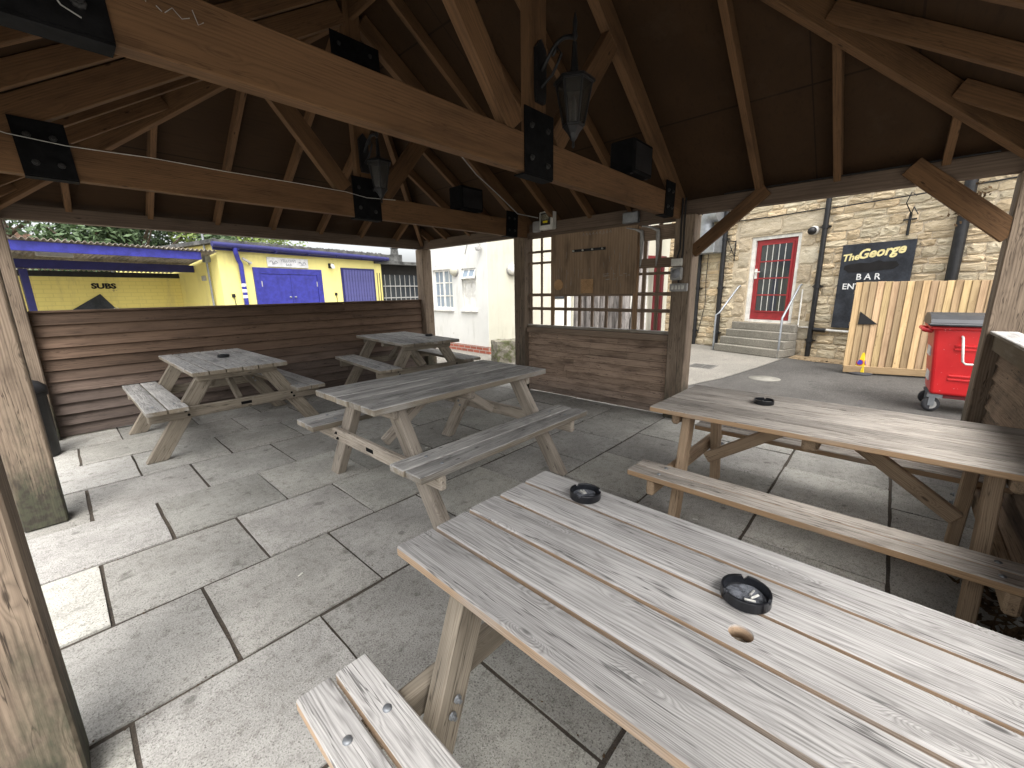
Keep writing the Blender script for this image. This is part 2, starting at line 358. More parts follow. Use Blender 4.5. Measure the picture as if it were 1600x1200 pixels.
def brick_mat():
    g = NT("red_brick_plinth", .85, .2); v = g.obj(); x = g.n("SeparateXYZ", {0: v}).node
    q = g.n("TexBrick", {"Vector": g.n("CombineXYZ", {0: x.outputs[0], 1: x.outputs[2], 2: 0.0}), "Color1": (.33,.10,.065,1), "Color2": (.24,.075,.05,1), "Mortar": (.33,.29,.25,1), "Scale": 1.0, "Mortar Size": .009, "Brick Width": .225, "Row Height": .075})
    g.col(q); return g.m
M_BRICK = brick_mat()
def glass(name, c, rough=.06, alpha=1):
    g = NT(name, rough, .6); 
    if alpha < 1: g.b.inputs["Alpha"].default_value = alpha
    return g.col(c)
M_PANE = glass("dark_window_glass", (.03,.035,.04))
M_PANEB = glass("pale_window_glass", (.22,.27,.32), .12)
M_LGLASS = glass("lantern_glass", (.022,.020,.016), .3, .7)
M_CLEAR = glass("clear_cover", (.35,.33,.25), .15, .4)
def leaf_mat(name, a, b):
    g = NT(name, .6, .3); v = g.n("NewGeometry", out=0)
    k = g.mix(g.rng(g.noise(v, 1.1, 4), .35, .65), a, b)
    g.col(g.mix(g.rng(g.noise(v, 17, 2), .4, .7), k, tuple(x*1.5 for x in b))); return g.m
M_LEAF = leaf_mat("dark_evergreen_leaves", (.022,.040,.018), (.05,.08,.032))
M_LEAF2 = leaf_mat("light_green_leaves", (.09,.13,.03), (.15,.20,.05))
M_TRUNK = plain("tree_bark", (.09,.07,.05), .9, .2, var=.3, sc=14, bump=.8)

# ------------------------------------------------------------------ ground
g_ = MB(); g_.add([(-150,-150,-.034),(150,-150,-.034),(150,150,-.034),(-150,150,-.034)], [(0,1,2,3)])
tag(g_.build("ground", M_PAVE), kind="structure")
ap = [(4.72,2.42),(6.4,2.02),(7.03,1.84),(8.2,1.66),(9.06,1.55),(10.9,1.35),(12.4,4.9),(9,9.5),(4.7,9.3),(4.72,6.6)]
a_ = MB(); a_.add([(x, y, -.004) for x, y in ap], [tuple(range(len(ap)))])
tag(a_.build("concrete_path", M_CONC), kind="structure")
a_ = MB(); a_.add([(4.73,-1.6,-.006),(13,-5,-.006),(11.2,1.3,-.006),(9.06,1.54,-.006),(8.2,1.65,-.006),(7.03,1.83,-.006),(6.4,2.01,-.006),(4.73,2.41,-.006)], [tuple(range(8))])
tag(a_.build("tarmac_yard", M_TAR), kind="structure")
fl = MB(); fl.box((-3.2,-1.45,-.07), (4.70,6.85,-.010)); floor = tag(fl.build("floor", M_JOINT), kind="structure")
YJ = [-1.42,-.79,-.17,.46,1.09,1.71,2.34,2.97,3.62,4.29,4.95,5.58,6.21,6.84]
XO = [.26 if (i % 2) else -.06 for i in range(len(YJ)-1)]
_slab = {}
def slab_mesh(wx, wy, seed):
    k = (round(wx, 3), round(wy, 3), seed % 5)
    if k in _slab: return _slab[k]
    rr = random.Random(seed % 5+7); bm = bmesh.new(); bmesh.ops.create_grid(bm, x_segments=5, y_segments=5, size=.5)
    bmesh.ops.scale(bm, vec=(wx, wy, 1), verts=bm.verts)
    for v in bm.verts:
        ex = abs(abs(v.co.x)-wx/2) < 1e-4; ey = abs(abs(v.co.y)-wy/2) < 1e-4
        if ex: v.co.x += rr.uniform(-.0035, .0015)*(1 if v.co.x > 0 else -1)
        if ey: v.co.y += rr.uniform(-.0035, .0015)*(1 if v.co.y > 0 else -1)
        v.co.z = -.0025 if (ex or ey) else rr.uniform(-.0012, .0012)
    e = [q for q in bm.edges if q.is_boundary]; r_ = bmesh.ops.extrude_edge_only(bm, edges=e)
    for q in r_["geom"]:
        if isinstance(q, bmesh.types.BMVert): q.co.z = -.04
    me = bpy.data.meshes.new("paving_slab"); bm.to_mesh(me); bm.free(); me.materials.append(M_SLAB); _slab[k] = me; return me
i_ = 0
for r in range(len(YJ)-1):
    y0, y1 = YJ[r], YJ[r+1]; gy = .022 if r == 5 else .016
    x = XO[r]-.63*5
    while x < 4.69:
        x1 = min(x+.63, 4.69)
        if x > -3.2 and x1-x > .1:
            i_ += 1; gx = random.choice((.009, .011, .013, .019))
            o = bpy.data.objects.new("paving_slab", slab_mesh(x1-x-gx, y1-y0-gy, i_))
            link(o, floor, T((x+x1)/2+random.uniform(-.002,.002), (y0+y1)/2, random.uniform(-.005,.004)) @ Matrix.Rotation(random.uniform(-.006,.006), 4, 'X') @ Matrix.Rotation(random.uniform(-.004,.004), 4, 'Y') @ RZ(random.uniform(-.003,.003)))
            v = random.uniform(.87, 1.10); o.color = (v, v*random.uniform(.985, 1.0), v*random.uniform(.965, 1.0), 1)
        x += .63

q = MB(); rd = random.Random(9)
for k in range(1500):
    if rd.random() < .6: x, y = rd.uniform(-.3, 4.3), rd.choice(YJ[2:12])+rd.gauss(0, .012)
    else: r0 = rd.randrange(2, 11); y = rd.uniform(YJ[r0], YJ[r0+1]); x = XO[r0]+.63*rd.randrange(0, 7)+rd.gauss(0, .012)
    a = rd.uniform(0, 6.28); l = rd.uniform(.002, .006); c = Vector((x, y, .001)); d = Vector((math.cos(a), math.sin(a), 0))*l; e = Vector((-math.sin(a), math.cos(a), 0))*l*.6
    q.add([c-d, c-e, c+d, c+e, c+Vector((0, 0, l*.5))], [(0, 1, 4), (1, 2, 4), (2, 3, 4), (3, 0, 4)])
tag(q.build("grit", M_TWIG), "dark grit and leaf crumbs lying along the paving joints", "grit", kind="stuff")
for k, (x, y, a) in enumerate(((.62, 2.05, .4), (2.45, .72, 1.9), (2.1, 3.0, 2.6))):
    c = Vector((x, y, .006)); d = Vector((math.cos(a), math.sin(a), 0))*.013; q = MB(); q.tube([c-d, c+d], .0038, 6)
    tag(q.build("cigarette_end", M_WPLAS), ("white cigarette end on the paving beside the near bench", "white cigarette end on the paving between the two nearest tables", "white cigarette end on the paving under the middle table")[k], "cigarette end")

# ------------------------------------------------------------------ timber shelter
SH = thing("timber_shelter", (2.11, 2.75, 0), "dark timber open-sided shelter with hipped roof standing over the picnic tables", "shelter")
XL, XR = -.255, 4.475; YS = [-.61, 1.635, 3.835, 6.11]; PW_ = .19
for x in (XL, XR):
    for y in YS:
        if x == XL and y < 0: continue
        o = beam("post", (x, y, 0), (x, y, 2.12), PW_, PW_, M_POST, SH, up=(0, 1, 0), bev=.008)
beam("post", (XL-.05, -.70, 0), (XL-.05, -.70, 2.12), PW_, PW_, M_POST, SH, up=(0, 1, 0), bev=.008)
# wall plates
beam("wall_plate", (XL, -.71, 2.185), (XL, 6.21, 2.185), .10, .135, M_PLATE, SH)
beam("wall_plate", (XR, -.71, 2.185), (XR, 6.21, 2.185), .10, .135, M_PLATE, SH)
beam("wall_plate", (XL+.052, 6.11, 2.187), (XR-.052, 6.11, 2.187), .10, .133, M_PLATE, SH)
beam("wall_plate", (XL+.052, -.61, 2.187), (XR-.052, -.61, 2.187), .10, .133, M_PLATE, SH)
# roof slopes
TP, X0, X1, Y0, Y1, ZB = .645, -.18, 4.40, -.535, 6.035, 2.36
RUN = (X1-X0)/2; XM = (X0+X1)/2; YA, YB = Y0+RUN, Y1-RUN; ZT = ZB+TP*RUN; OV = .16
ct = math.cos(math.atan(TP)); st_ = math.sin(math.atan(TP))
def zr(d): return ZB+TP*d
c4 = [(X0-OV, Y0-OV), (X1+OV, Y0-OV), (X1+OV, Y1+OV), (X0-OV, Y1+OV)]; ze = zr(-OV)
P_ = [(x, y, ze) for x, y in c4]; A_, B_ = (XM, YA, ZT), (XM, YB, ZT)
for poly, nrm in (([P_[1], P_[2], B_, A_], (st_, 0, ct)), ([P_[3], P_[0], A_, B_], (-st_, 0, ct)), ([P_[0], P_[1], A_], (0, -st_, ct)), ([P_[2], P_[3], B_], (0, st_, ct))):
    q = MB(); n = len(poly); N_ = Vector(nrm)*.05
    lo = [Vector(p) for p in poly]; hi = [p+Vector((0, 0, .06)) for p in lo]
    q.add(lo+hi, [tuple(range(n-1, -1, -1)), tuple(range(n, 2*n))]+[(i, (i+1) % n, n+(i+1) % n, n+i) for i in range(n)])
    q.build("roof_panel", M_RPAN, SH)
RD, RW = .10, .048
def rafter(side, c, d0, d1, dep=RD, wd=RW, name="rafter", drop=0, mat=M_ROOFT):
    """rafter on one slope; c = position along the eave, d0..d1 = distance in from the eave line"""
    off = (dep/2+.003+drop)/ct
    def P(d):
        z = zr(d)-off
        return {'R': (X1-d, c, z), 'L': (X0+d, c, z), 'S': (c, Y0+d, z), 'N': (c, Y1-d, z)}[side]
    n = {'R': (st_, 0, ct), 'L': (-st_, 0, ct), 'S': (0, -st_, ct), 'N': (0, st_, ct)}[side]
    return beam(name, P(d0), P(d1), wd, dep, mat, SH, up=n, bev=.003)
for c in (1.016, .461, -.151, 2.25, 2.76, 3.26, 4.30, 4.86, 5.42, 5.86):
    dm = min(RUN, c-Y0, Y1-c)-.04
    for sd_ in 'RL': rafter(sd_, c, -.20, dm)
for k in range(-3, 4):
    c = XM+k*.61; dm = min(RUN, c-X0, X1-c)-.05
    for sd_ in 'SN': rafter(sd_, c, -.20, dm)
def hip(ax, ay, tx, ty):
    a = Vector((ax, ay, ZB-.10)); b = Vector((tx, ty, ZT-.10)); d = b-a
    nx = Vector((0, 0, 1)); beam("hip_rafter", a-d*.06, b-d*.012, .055, .15, M_ROOFT, SH, bev=.003)
hip(X0, Y0, XM, YA); hip(X1, Y0, XM, YA); hip(X1, Y1, XM, YB); hip(X0, Y1, XM, YB)
beam("ridge_board", (XM, YA, ZT-.115), (XM, YB, ZT-.115), .04, .16, M_ROOFT, SH)
TZ0, TZ1 = 2.082, 2.282
def plate(x0, x1, z0, z1, yf, bolts, slant=0):
    q = MB(); q.prism([(x0, z0), (x1, z0), (x1+slant, z1), (x0+slant, z1)], 0, .008, frame((0, yf, 0), (1, 0, 0), (0, -1, 0)))
    q.box((x0, yf-.0025, z0-.008), (x1, yf+.08, z0-.0005))
    o = q.build("steel_plate", M_STEEL, SH)
    for bx_, bz in bolts:
        b = MB(); b.lathe([(.017, 0), (.016, .007), (.009, .010), (.009, .018), (.0, .018)], 8, frame((bx_, yf-.0082, bz), (1, 0, 0), (0, -1, 0)), False)
        b.build("bolt", M_BOLT, o)
for yt in (1.68, 3.68):
    yc = yt+.0375
    beam("tie_beam", (-.16, yc, (TZ0+TZ1)/2), (4.38, yc, (TZ0+TZ1)/2), .075, TZ1-TZ0, M_ROOFT, SH, bev=.005)
    beam("king_post", (XM, yc, TZ1+.002), (XM, yc, ZT-.05), .15, .070, M_ROOFT, SH, up=(0, 1, 0))
    for s in (-1, 1):
        xe = X1 if s > 0 else X0
        a = Vector((XM+s*RUN, yc, ZB-.105)); b = Vector((XM+s*.09, yc, ZT-.105-TP*.09))
        d_ = (b-a).normalized(); nrm = Vector((s*st_, 0, ct))
        beam("principal_rafter", a-d_*.12, b, .072, .155, M_ROOFT, SH, up=nrm)
        p0 = Vector((XM+s*.19, yc, 2.30)); p1 = Vector((XM+s*.86, yc, 3.115))
        beam("strut", p0, p1, .066, .145, M_ROOFT, SH, up=Vector((s*.77, 0, -.64)))
    plate(1.975, 2.245, TZ0-.01, 2.42, yt, [(2.035, 2.16), (2.185, 2.14), (2.035, 2.33), (2.185, 2.33)])
    plate(.03, .245, TZ0, 2.375, yt, [(.085, 2.15), (.185, 2.15), (.075, 2.29), (.175, 2.29)], -.015)
    plate(3.965, 4.175, TZ0, 2.375, yt, [(4.02, 2.15), (4.12, 2.15), (4.02, 2.29), (4.12, 2.29)], .015)
    plate(1.90, 2.34, 3.33, 3.50, yt, [(1.97, 3.42), (2.25, 3.42)])
q = MB()
def scr(pts, x0, z0, sc=1.0, rr_=.0012): q.tube([(x0+a*sc, 1.6785, z0+b*sc) for a, b in pts], rr_, 4)
scr([(0, 0), (.012, .035), (.03, .0), (.035, .04)], .30, 2.215); scr([(.0, .01), (.012, .0)], .352, 2.205); scr([(0, 0), (.02, .02), (.04, .0), (.06, .01)], .37, 2.205); scr([(0, .035), (.01, 0), (.025, .012)], .44, 2.205)
q.build("chalk_marks", M_GPLAS, SH)
q = MB(); q.tube([(.075, 1.6705, 2.17), (.09, 1.6705, 2.145), (.105, 1.6705, 2.135)], .002, 4); q.tube([(.155, 1.6705, 2.175), (.135, 1.6705, 2.16), (.15, 1.6705, 2.13), (.185, 1.6705, 2.115)], .002, 4); q.build("chalk_marks", M_GPLAS, SH)
# corner braces in the yard-side opening
beam("brace", (4.41, 1.55, 1.75), (4.41, .95, 2.245), .115, .05, M_ROOFT, SH, up=(1, 0, 0))
beam("brace", (4.41, -.535, 1.72), (4.41, .03, 2.245), .135, .05, M_ROOFT, SH, up=(1, 0, 0))
# end wall between the far posts: lapped boards
def clad(name, O, X, L, n, h, mat, t=.022, tint=None, splits=True, z0=.02, lap=.012, ov=.020):
    Mx = frame(O, X); wall = MB(); wall.box((0, t+.001, z0), (L, t+.03, z0+n*h-.01)); wp = wall.build(name, mat, SH, Mx); wp.color = (.45, .42, .4, 1)
    for k in range(n):
        cuts = [0, L]
        if splits and random.random() < .6: cuts.insert(1, L*random.choice((.28, .42, .55, .7))+random.uniform(-.1, .1))
        for a, b in zip(cuts, cuts[1:]):
            me = MB(); w2 = (b-a)/2-.0015; hh = h+lap
            me.add([(sx*w2, y, z) for sx in (-1, 1) for y, z in ((-ov, -hh/2), (-ov+.002, -hh/2+.005), (.010, hh/2-.026), (t*.95, hh/2-.012), (t, hh/2-.004), (t, -hh/2))],
                   [(0,1,7,6),(1,2,8,7),(2,3,9,8),(3,4,10,9),(4,5,11,10),(5,0,6,11),(5,4,3,2,1,0),(6,7,8,9,10,11)])
            o = me.build("board", mat, wp, Mx @ T((a+b)/2, 0, z0+h*(k+.5)))
            tn = tint(k/(n-1)) if tint else (1, 1, 1); v = random.uniform(.85, 1.12); o.color = (tn[0]*v, tn[1]*v, tn[2]*v, 1)
    q = MB()
    for k in range(n):
        for xx in (.06, L*.25, L*.5, L*.75, L-.06):
            for dz in (.3, .62): q.lathe([(.0045, 0), (.0035, .0015), (0, .002)], 6, Mx @ frame((xx+random.uniform(-.01, .01), -ov*(1-dz)+.004*dz-.002, z0+h*(k+dz)), (1, 0, 0), (0, -1, 0)), False)
    o = q.build("nail_heads", M_IRONC, wp); o["kind"] = "stuff"
    return wp
def t_end(u):
    k = min(1, max(0, (.62-u)/.35)); return (1-.10*k, 1+.06*k, 1+.30*k)
clad("wall_panel", (XL+.05, 6.13, 0), (1, 0, 0), 4.62, 11, .1135, M_CLAD, tint=t_end)
beam("capping", (XL+.096, 6.15, 1.277), (XR-.096, 6.15, 1.277), .075, .02, M_CLAD, SH)
# half wall with trellis between two yard-side posts
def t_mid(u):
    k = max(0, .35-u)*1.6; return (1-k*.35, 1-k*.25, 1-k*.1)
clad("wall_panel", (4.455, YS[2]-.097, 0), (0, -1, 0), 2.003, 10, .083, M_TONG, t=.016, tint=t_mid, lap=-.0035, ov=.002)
xt = 4.475; yl, yr = YS[2]-.098, YS[1]+.098
beam("sill_rail", (xt-.012, yl, .877), (xt-.012, yr, .877), .09, .068, M_TREL, SH)
beam("sill_rail", (xt-.01, yl, .932), (xt-.01, yr, .932), .045, .034, M_GREY, SH)
for z in (1.165, 1.347): beam("trellis_rail", (xt, yl, z), (xt, yr, z), .022, .040, M_TREL, SH)
for z in (1.762, 1.903): beam("trellis_rail", (xt, yl, z), (xt, 3.33, z), .022, .030, M_TREL, SH)
beam("trellis_rail", (xt, 2.14, 1.675), (xt, yr, 1.675), .03, .10, M_TREL, SH)
beam("trellis_rail", (xt, 2.14, 1.985), (xt, yr, 1.985), .03, .15, M_TREL, SH)
beam("trellis_rail", (xt, 2.14, 1.565), (xt, yr, 1.565), .022, .03, M_TREL, SH)
for y in (3.71, 3.53): beam("trellis_bar", (xt+.024, y, .95), (xt+.024, y, 2.11), .032, .020, M_TREL, SH, up=(1, 0, 0))
beam("trellis_bar", (xt-.004, 3.325, .95), (xt-.004, 3.325, 2.11), .05, .030, M_TREL, SH, up=(1, 0, 0), tint=(1.25, 1.1, .9))
for y in (3.14, 2.925, 2.74, 2.545, 2.36): beam("trellis_bar", (xt+.024, y, .95), (xt+.024, y, 1.36), .040, .020, M_TREL, SH, up=(1, 0, 0))
beam("trellis_bar", (xt-.004, 2.165, .95), (xt-.004, 2.165, 2.11), .055, .030, M_TREL, SH, up=(1, 0, 0), tint=(1.2, 1.05, .85))
for y in (2.085, 1.925): beam("trellis_bar", (xt+.024, y, .95), (xt+.024, y, 2.11), .042, .020, M_TREL, SH, up=(1, 0, 0))
beam("trellis_rail", (xt-.01, yl, 2.095), (xt-.01, yr, 2.095), .03, .045, M_PLATE, SH)
# low wall beside the near tables
clad("wall_panel", (XR-.1, -.60, 0), (-1, 0, 0), 4.0, 9, .105, M_TONG, tint=lambda u: (.62, .60, .56), ov=.009)
beam("capping", (XR-.097, -.585, 1.0), (.45, -.585, 1.0), .05, .11, M_GREY, SH, tint=(.62, .56, .48))
beam("capping", (XR-.097, -.60, 1.067), (.45, -.60, 1.067), .13, .022, M_GREY, SH)

# ------------------------------------------------------------------ picnic tables
def picnic(label, cx, cy, rz, L, W, zt, zb, bo, bw, nb, tt, bt, mt, ms, ml, ft, lt, inset, leg=(.07, .10), hole=None, bench_L=None, plateb=False, gap=.008, tint=None):
    """local X runs along the table; bo = bench centre offset, ft/lt = leg offset at foot / under the top"""
    Mt = T(cx, cy, 0) @ RZ(rz); t = thing("picnic_table", M=Mt, label=label, cat="picnic table", group="picnic tables under the shelter")
    W0 = lambda p: Mt @ Vector(p)
    D0 = lambda p: Mt.to_3x3() @ Vector(p)
    pw = (W-gap*(nb-1))/nb
    for i in range(nb):
        y = -W/2+pw/2+i*(pw+gap); dx = random.uniform(-.004, .004)
        if hole and hole[0] == i:
            bm = bmesh.new(); n = 20; hx, hr = hole[1], .024
            o = bpy.data.objects.new("tabletop_board", bevbox(L+.001, pw, tt, .005, mt).copy()); link(o, t, Mt @ T(dx, y, zt-tt/2))
            cu = MB(); cu.lathe([(hr, -.1), (hr, .1)], 24, T(hx, hole[2], 0)); cm = cu.mesh("cut"); co = bpy.data.objects.new("cut", cm); COL.objects.link(co); co.matrix_basis = WM[o.name]
            md = o.modifiers.new("h", 'BOOLEAN'); md.object = co; md.operation = 'DIFFERENCE'; md.solver = 'EXACT'
            bpy.context.view_layer.update(); dg = bpy.context.evaluated_depsgraph_get()
            nm = bpy.data.meshes.new_from_object(o.evaluated_get(dg)); o.modifiers.clear(); o.data = nm
            bpy.data.objects.remove(co); bm.free()
        else:
            o = beam("tabletop_board", W0((-L/2+dx, y, zt-tt/2+random.uniform(-.001, .001))), W0((L/2+dx, y, zt-tt/2)), pw, tt, mt, t, bev=.005)
        if tint: o.color = (*tint, 1)
    BL = bench_L or L; bp = (bw-gap)/2
    for s in (-1, 1):
        for j in (-1, 1):
            y = s*bo+j*(bp+gap)/2; dx = random.uniform(-.005, .005)
            o = beam("bench_board", W0((-BL/2+dx, y, zb-bt/2)), W0((BL/2+dx, y, zb-bt/2)), bp, bt, ms, t, bev=.005)
            for ex in (-1, 1):
                b = MB(); b.lathe([(.0115, 0), (.0105, .003), (.006, .0055), (0, .006)], 12, Mt @ T(ex*(BL/2-inset), y, zb)); b.build("bolt", M_GALV, t)
    cb_h = .095; zc = zb-bt-cb_h/2
    for e in (-1, 1):
        xf = e*(L/2-inset)
        beam("cross_beam", W0((xf+e*.035, -(bo+bw/2-.015), zc)), W0((xf+e*.035, bo+bw/2-.015, zc)), .045, cb_h, ml, t, bev=.01)
        beam("top_cleat", W0((xf+e*.03, -W/2+.05, zt-tt-.035)), W0((xf+e*.03, W/2-.05, zt-tt-.035)), .045, .068, ml, t, bev=.012)
        for s in (-1, 1):
            a, b = Vector((xf-e*.025, s*ft, 0)), Vector((xf-e*.025, s*lt, zt-tt-.001)); d = (b-a)
            # legs: sheared so that foot and head are cut level
            q = MB(); hw = leg[1]/2*d.length/d.z; ht = leg[0]/2
            q.add([(a.x-ht, a.y-hw, a.z), (a.x+ht, a.y-hw, a.z), (a.x+ht, a.y+hw, a.z), (a.x-ht, a.y+hw, a.z), (b.x-ht, b.y-hw, b.z), (b.x+ht, b.y-hw, b.z), (b.x+ht, b.y+hw, b.z), (b.x-ht, b.y+hw, b.z)],
                  [(3,2,1,0),(4,5,6,7),(0,1,5,4),(1,2,6,5),(2,3,7,6),(3,0,4,7)])
            # put the mesh in a frame whose X follows the leg so the grain runs along it
            Fm = frame(W0(a.lerp(b, .5)), D0(d), D0((1, 0, 0))); inv = Fm.inverted() @ Mt
            q.v = [tuple(inv @ Vector(v)) for v in q.v]; me = q.mesh("leg", ml)
            bm = bmesh.new(); bm.from_mesh(me); bmesh.ops.bevel(bm, geom=bm.edges[:], offset=.005, segments=1, affect='EDGES'); bm.to_mesh(me); bm.free()
            o = bpy.data.objects.new("leg", me); link(o, t, Fm)
            # bolt through leg and cross beam
            kz = zc; ky = a.y+(b.y-a.y)*kz/b.z
            for dz in (.018, -.02):
                bb = MB(); bb.lathe([(.012, 0), (.011, .005), (.006, .007), (.006, .013), (0, .013)], 8, Mt @ frame((xf+e*.0575, ky+dz*.5, kz+dz), (0, 1, 0), (e, 0, 0)), False); bb.build("bolt", M_STEEL, t)
                bb = MB(); bb.lathe([(.012, 0), (.011, .005), (.006, .007), (.006, .015), (0, .015)], 8, Mt @ frame((xf-e*.0605, ky+dz*.5, kz+dz), (0, 1, 0), (-e, 0, 0)), False); bb.build("bolt", M_GALV, t)
        beam("brace", W0((xf-e*.07, 0, zc+.02)), W0((e*.10, 0, zt-tt-.03)), .045, .07, ml, t, bev=.006)
    beam("top_cleat", W0((0, -W/2+.05, zt-tt-.035)), W0((0, W/2-.05, zt-tt-.035)), .07, .068, ml, t, bev=.012)
    if plateb:
        q = MB(); q.box((-.045, 0, -.014), (.045, .004, .014)); q.build("maker_plate", M_STEEL, t, Mt @ frame((-(L/2-inset)-.0585, -.02, zc), (0, -1, 0)))
    return t
picnic("large silvery picnic table with a round parasol hole and two ashtrays", .865, .145, R(-91), 1.60, .675, .70, .43, .55, .185, 5, .032, .036, M_SILV, M_SILV, M_LEGD, .47, .235, .19, leg=(.055, .095), hole=(2, .01, -.02), gap=.012)
picnic("warm brown picnic table with one ashtray beside the yard opening", 2.735, .20, R(-91), 1.62, .77, .70, .372, .538, .20, 5, .032, .036, M_WARM, M_WARM, M_LEGW, .385, .25, .17, gap=.010, leg=(.05, .085))
picnic("grey picnic table without an ashtray standing in the middle of the floor", 1.90, 2.45, 0, 1.58, .77, .765, .475, .645, .285, 5, .042, .042, M_GREY, M_GREY, M_LEGG, .69, .23, .20, plateb=True, leg=(.07,.105))
picnic("grey picnic table with an ashtray against the brown boarded wall near the litter bin", 1.09, 5.15, R(90), 1.62, .765, .765, .485, .585, .285, 6, .040, .040, M_GREY, M_GREY, M_LEGD, .70, .23, .20, leg=(.07,.125), plateb=True)
picnic("grey picnic table in the far corner beside the white building", 3.34, 5.12, R(83), 1.62, .80, .785, .50, .60, .285, 6, .040, .040, M_GREY, M_GREY, M_LEGD, .70, .23, .20, leg=(.07,.125))

# ------------------------------------------------------------------ ashtrays
def ashtray(x, y, z, r, rot, label):
    Mx = T(x, y, z+.0008) @ RZ(rot); t = thing("ashtray", M=Mx, label=label, cat="ashtray", group="black ashtrays on the tables")
    n = 48; h = r*.52; q = MB(); prof = [(r*.93, 0), (r, h*.12), (r, h*.93), (r*.985, h), (r*.90, h), (r*.885, h*.93), (r*.86, h*.28), (r*.4, h*.22), (0, h*.22)]
    V = []
    for rr, zz in prof:
        for i in range(n):
            a = 2*math.pi*i/n; notch = min(abs(((i/n*3) % 1)-.5), 1) > .455
            z2 = min(zz, h*.60) if notch and zz > h*.6 else zz
            V.append((rr*math.cos(a), rr*math.sin(a), z2))
    Fc = [(k*n+i, k*n+(i+1) % n, (k+1)*n+(i+1) % n, (k+1)*n+i) for k in range(len(prof)-1) for i in range(n)]
    q.add(V, Fc); q.add(V[:n], [tuple(range(n-1, -1, -1))]); q.build("dish", M_ASH, t, Mx)
    a = MB(); rr = random.Random(int(x*100)); K = 14; pts = [(0, 0, h*.30)]
    for k in range(1, 5):
        for i in range(K):
            an = 2*math.pi*i/K; pts.append((r*.83*k/4*math.cos(an), r*.83*k/4*math.sin(an), h*(.30+rr.uniform(-.05, .07))-(.03*h if k == 4 else 0)))
    fs = [(0, 1+i, 1+(i+1) % K) for i in range(K)]+[(1+(k-1)*K+i, 1+k*K+i, 1+k*K+(i+1) % K, 1+(k-1)*K+(i+1) % K) for k in range(1, 4) for i in range(K)]
    a.add(pts, fs, True); a.build("ash", M_ASHES, t, Mx)
    for k in range(3):
        b = MB(); an = rr.uniform(0, 6); p = Vector((r*.35*math.cos(an*2), r*.35*math.sin(an*2), h*.40)); d = Vector((math.cos(an), math.sin(an), rr.uniform(-.1, .15)))*r*.22
        b.tube([p-d, p+d], r*.055, 6); b.build("cigarette_end", M_WPLAS if k else M_GPLAS, t, Mx)
ashtray(.958, .158, .70, .052, .3, "black ashtray beside the parasol hole of the silvery table")
ashtray(1.128, .695, .70, .053, 1.2, "black ashtray near the end of the silvery table, away from the parasol hole")
ashtray(2.843, .50, .70, .055, .1, "black ashtray on the warm brown table")
ashtray(1.142, 5.19, .765, .055, 2, "black ashtray on the table in front of the brown boarded wall")
ashtray(3.62, 4.92, .785, .055, 1, "black ashtray on the far corner table by the white building")

# ------------------------------------------------------------------ things fixed to the shelter
def lantern(yf, label):
    x = XM; t = thing("wall_lantern", (x, yf, 2.42), label, "lantern", "black lanterns on the roof trusses")
    q = MB(); q.prism([(-.035,-.15),(.035,-.15),(.045,-.1),(.045,.12),(.0,.17),(-.045,.12),(-.045,-.1)], 0, .022, frame((x, yf-.0005, 2.61), (1, 0, 0), (0, -1, 0))); q.build("back_plate", M_BLACK, t)
    a = MB(); pts = [(x, yf-.02, 2.63)]
    for k in range(13):
        u = k/12; pts.append((x, yf-.03-.22*u, 2.63+.07*math.sin(u*math.pi*.9)+.05*u))
    a.tube(pts, .011, 7); a.tube([(x, yf-.02, 2.54), (x, yf-.10, 2.58), (x, yf-.16, 2.66), (x, yf-.13, 2.70), (x, yf-.10, 2.67)], .008, 6)
    a.lathe([(.010, 0), (.016, .02), (.010, .05), (.013, .08), (.004, .12), (0, .13)], 8, T(x, yf-.245, 2.695)); a.build("scroll_arm", M_BLACK, t)
    cx, cy = x, yf-.245; zc = 2.225
    body = MB(); r1, r2, z1, z2 = .098, .056, zc+.27, zc+.06
    ring = lambda r, z: [Vector((cx+r*math.cos(i*math.pi/3), cy+r*math.sin(i*math.pi/3), z)) for i in range(6)]
    A, B = ring(r1, z1), ring(r2, z2)
    for i in range(6): body.tube([A[i], B[i]], .006, 5); body.tube([A[i], A[(i+1) % 6]], .008, 5); body.tube([B[i], B[(i+1) % 6]], .008, 5)
    body.build("lantern_frame", M_BLACK, t)
    A, B = ring(r1*.96, z1), ring(r2*.96, z2)
    for i in range(6):
        g = MB(); j = (i+1) % 6; g.add([A[i], A[j], B[j], B[i]], [(0, 1, 2, 3)]); g.build("pane", M_LGLASS, t)
    c = MB(); c.lathe([(.114, z1-.004), (.112, z1+.010), (.085, z1+.022), (.05, z1+.034), (.022, z1+.045), (.016, z1+.12), (.012, z1+.19), (0, z1+.195)], 6, T(cx, cy, 0), False); c.build("cap", M_BLACK, t)
    c = MB(); c.lathe([(0, zc-.055), (.008, zc-.045), (.006, zc-.02), (.018, zc-.005), (.030, zc+.02), (.056, zc+.05), (.054, zc+.062)], 6, T(cx, cy, 0), False); c.build("finial", M_BLACK, t)
    c = MB(); c.lathe([(.014, zc+.065), (.014, zc+.17), (.006, zc+.2), (0, zc+.21)], 10, T(cx, cy, 0)); c.build("candle_lamp", M_BULB, t)
lantern(1.68, "black glazed lantern on the king post of the nearer truss")
lantern(3.68, "black glazed lantern on the king post of the truss near the boarded wall")
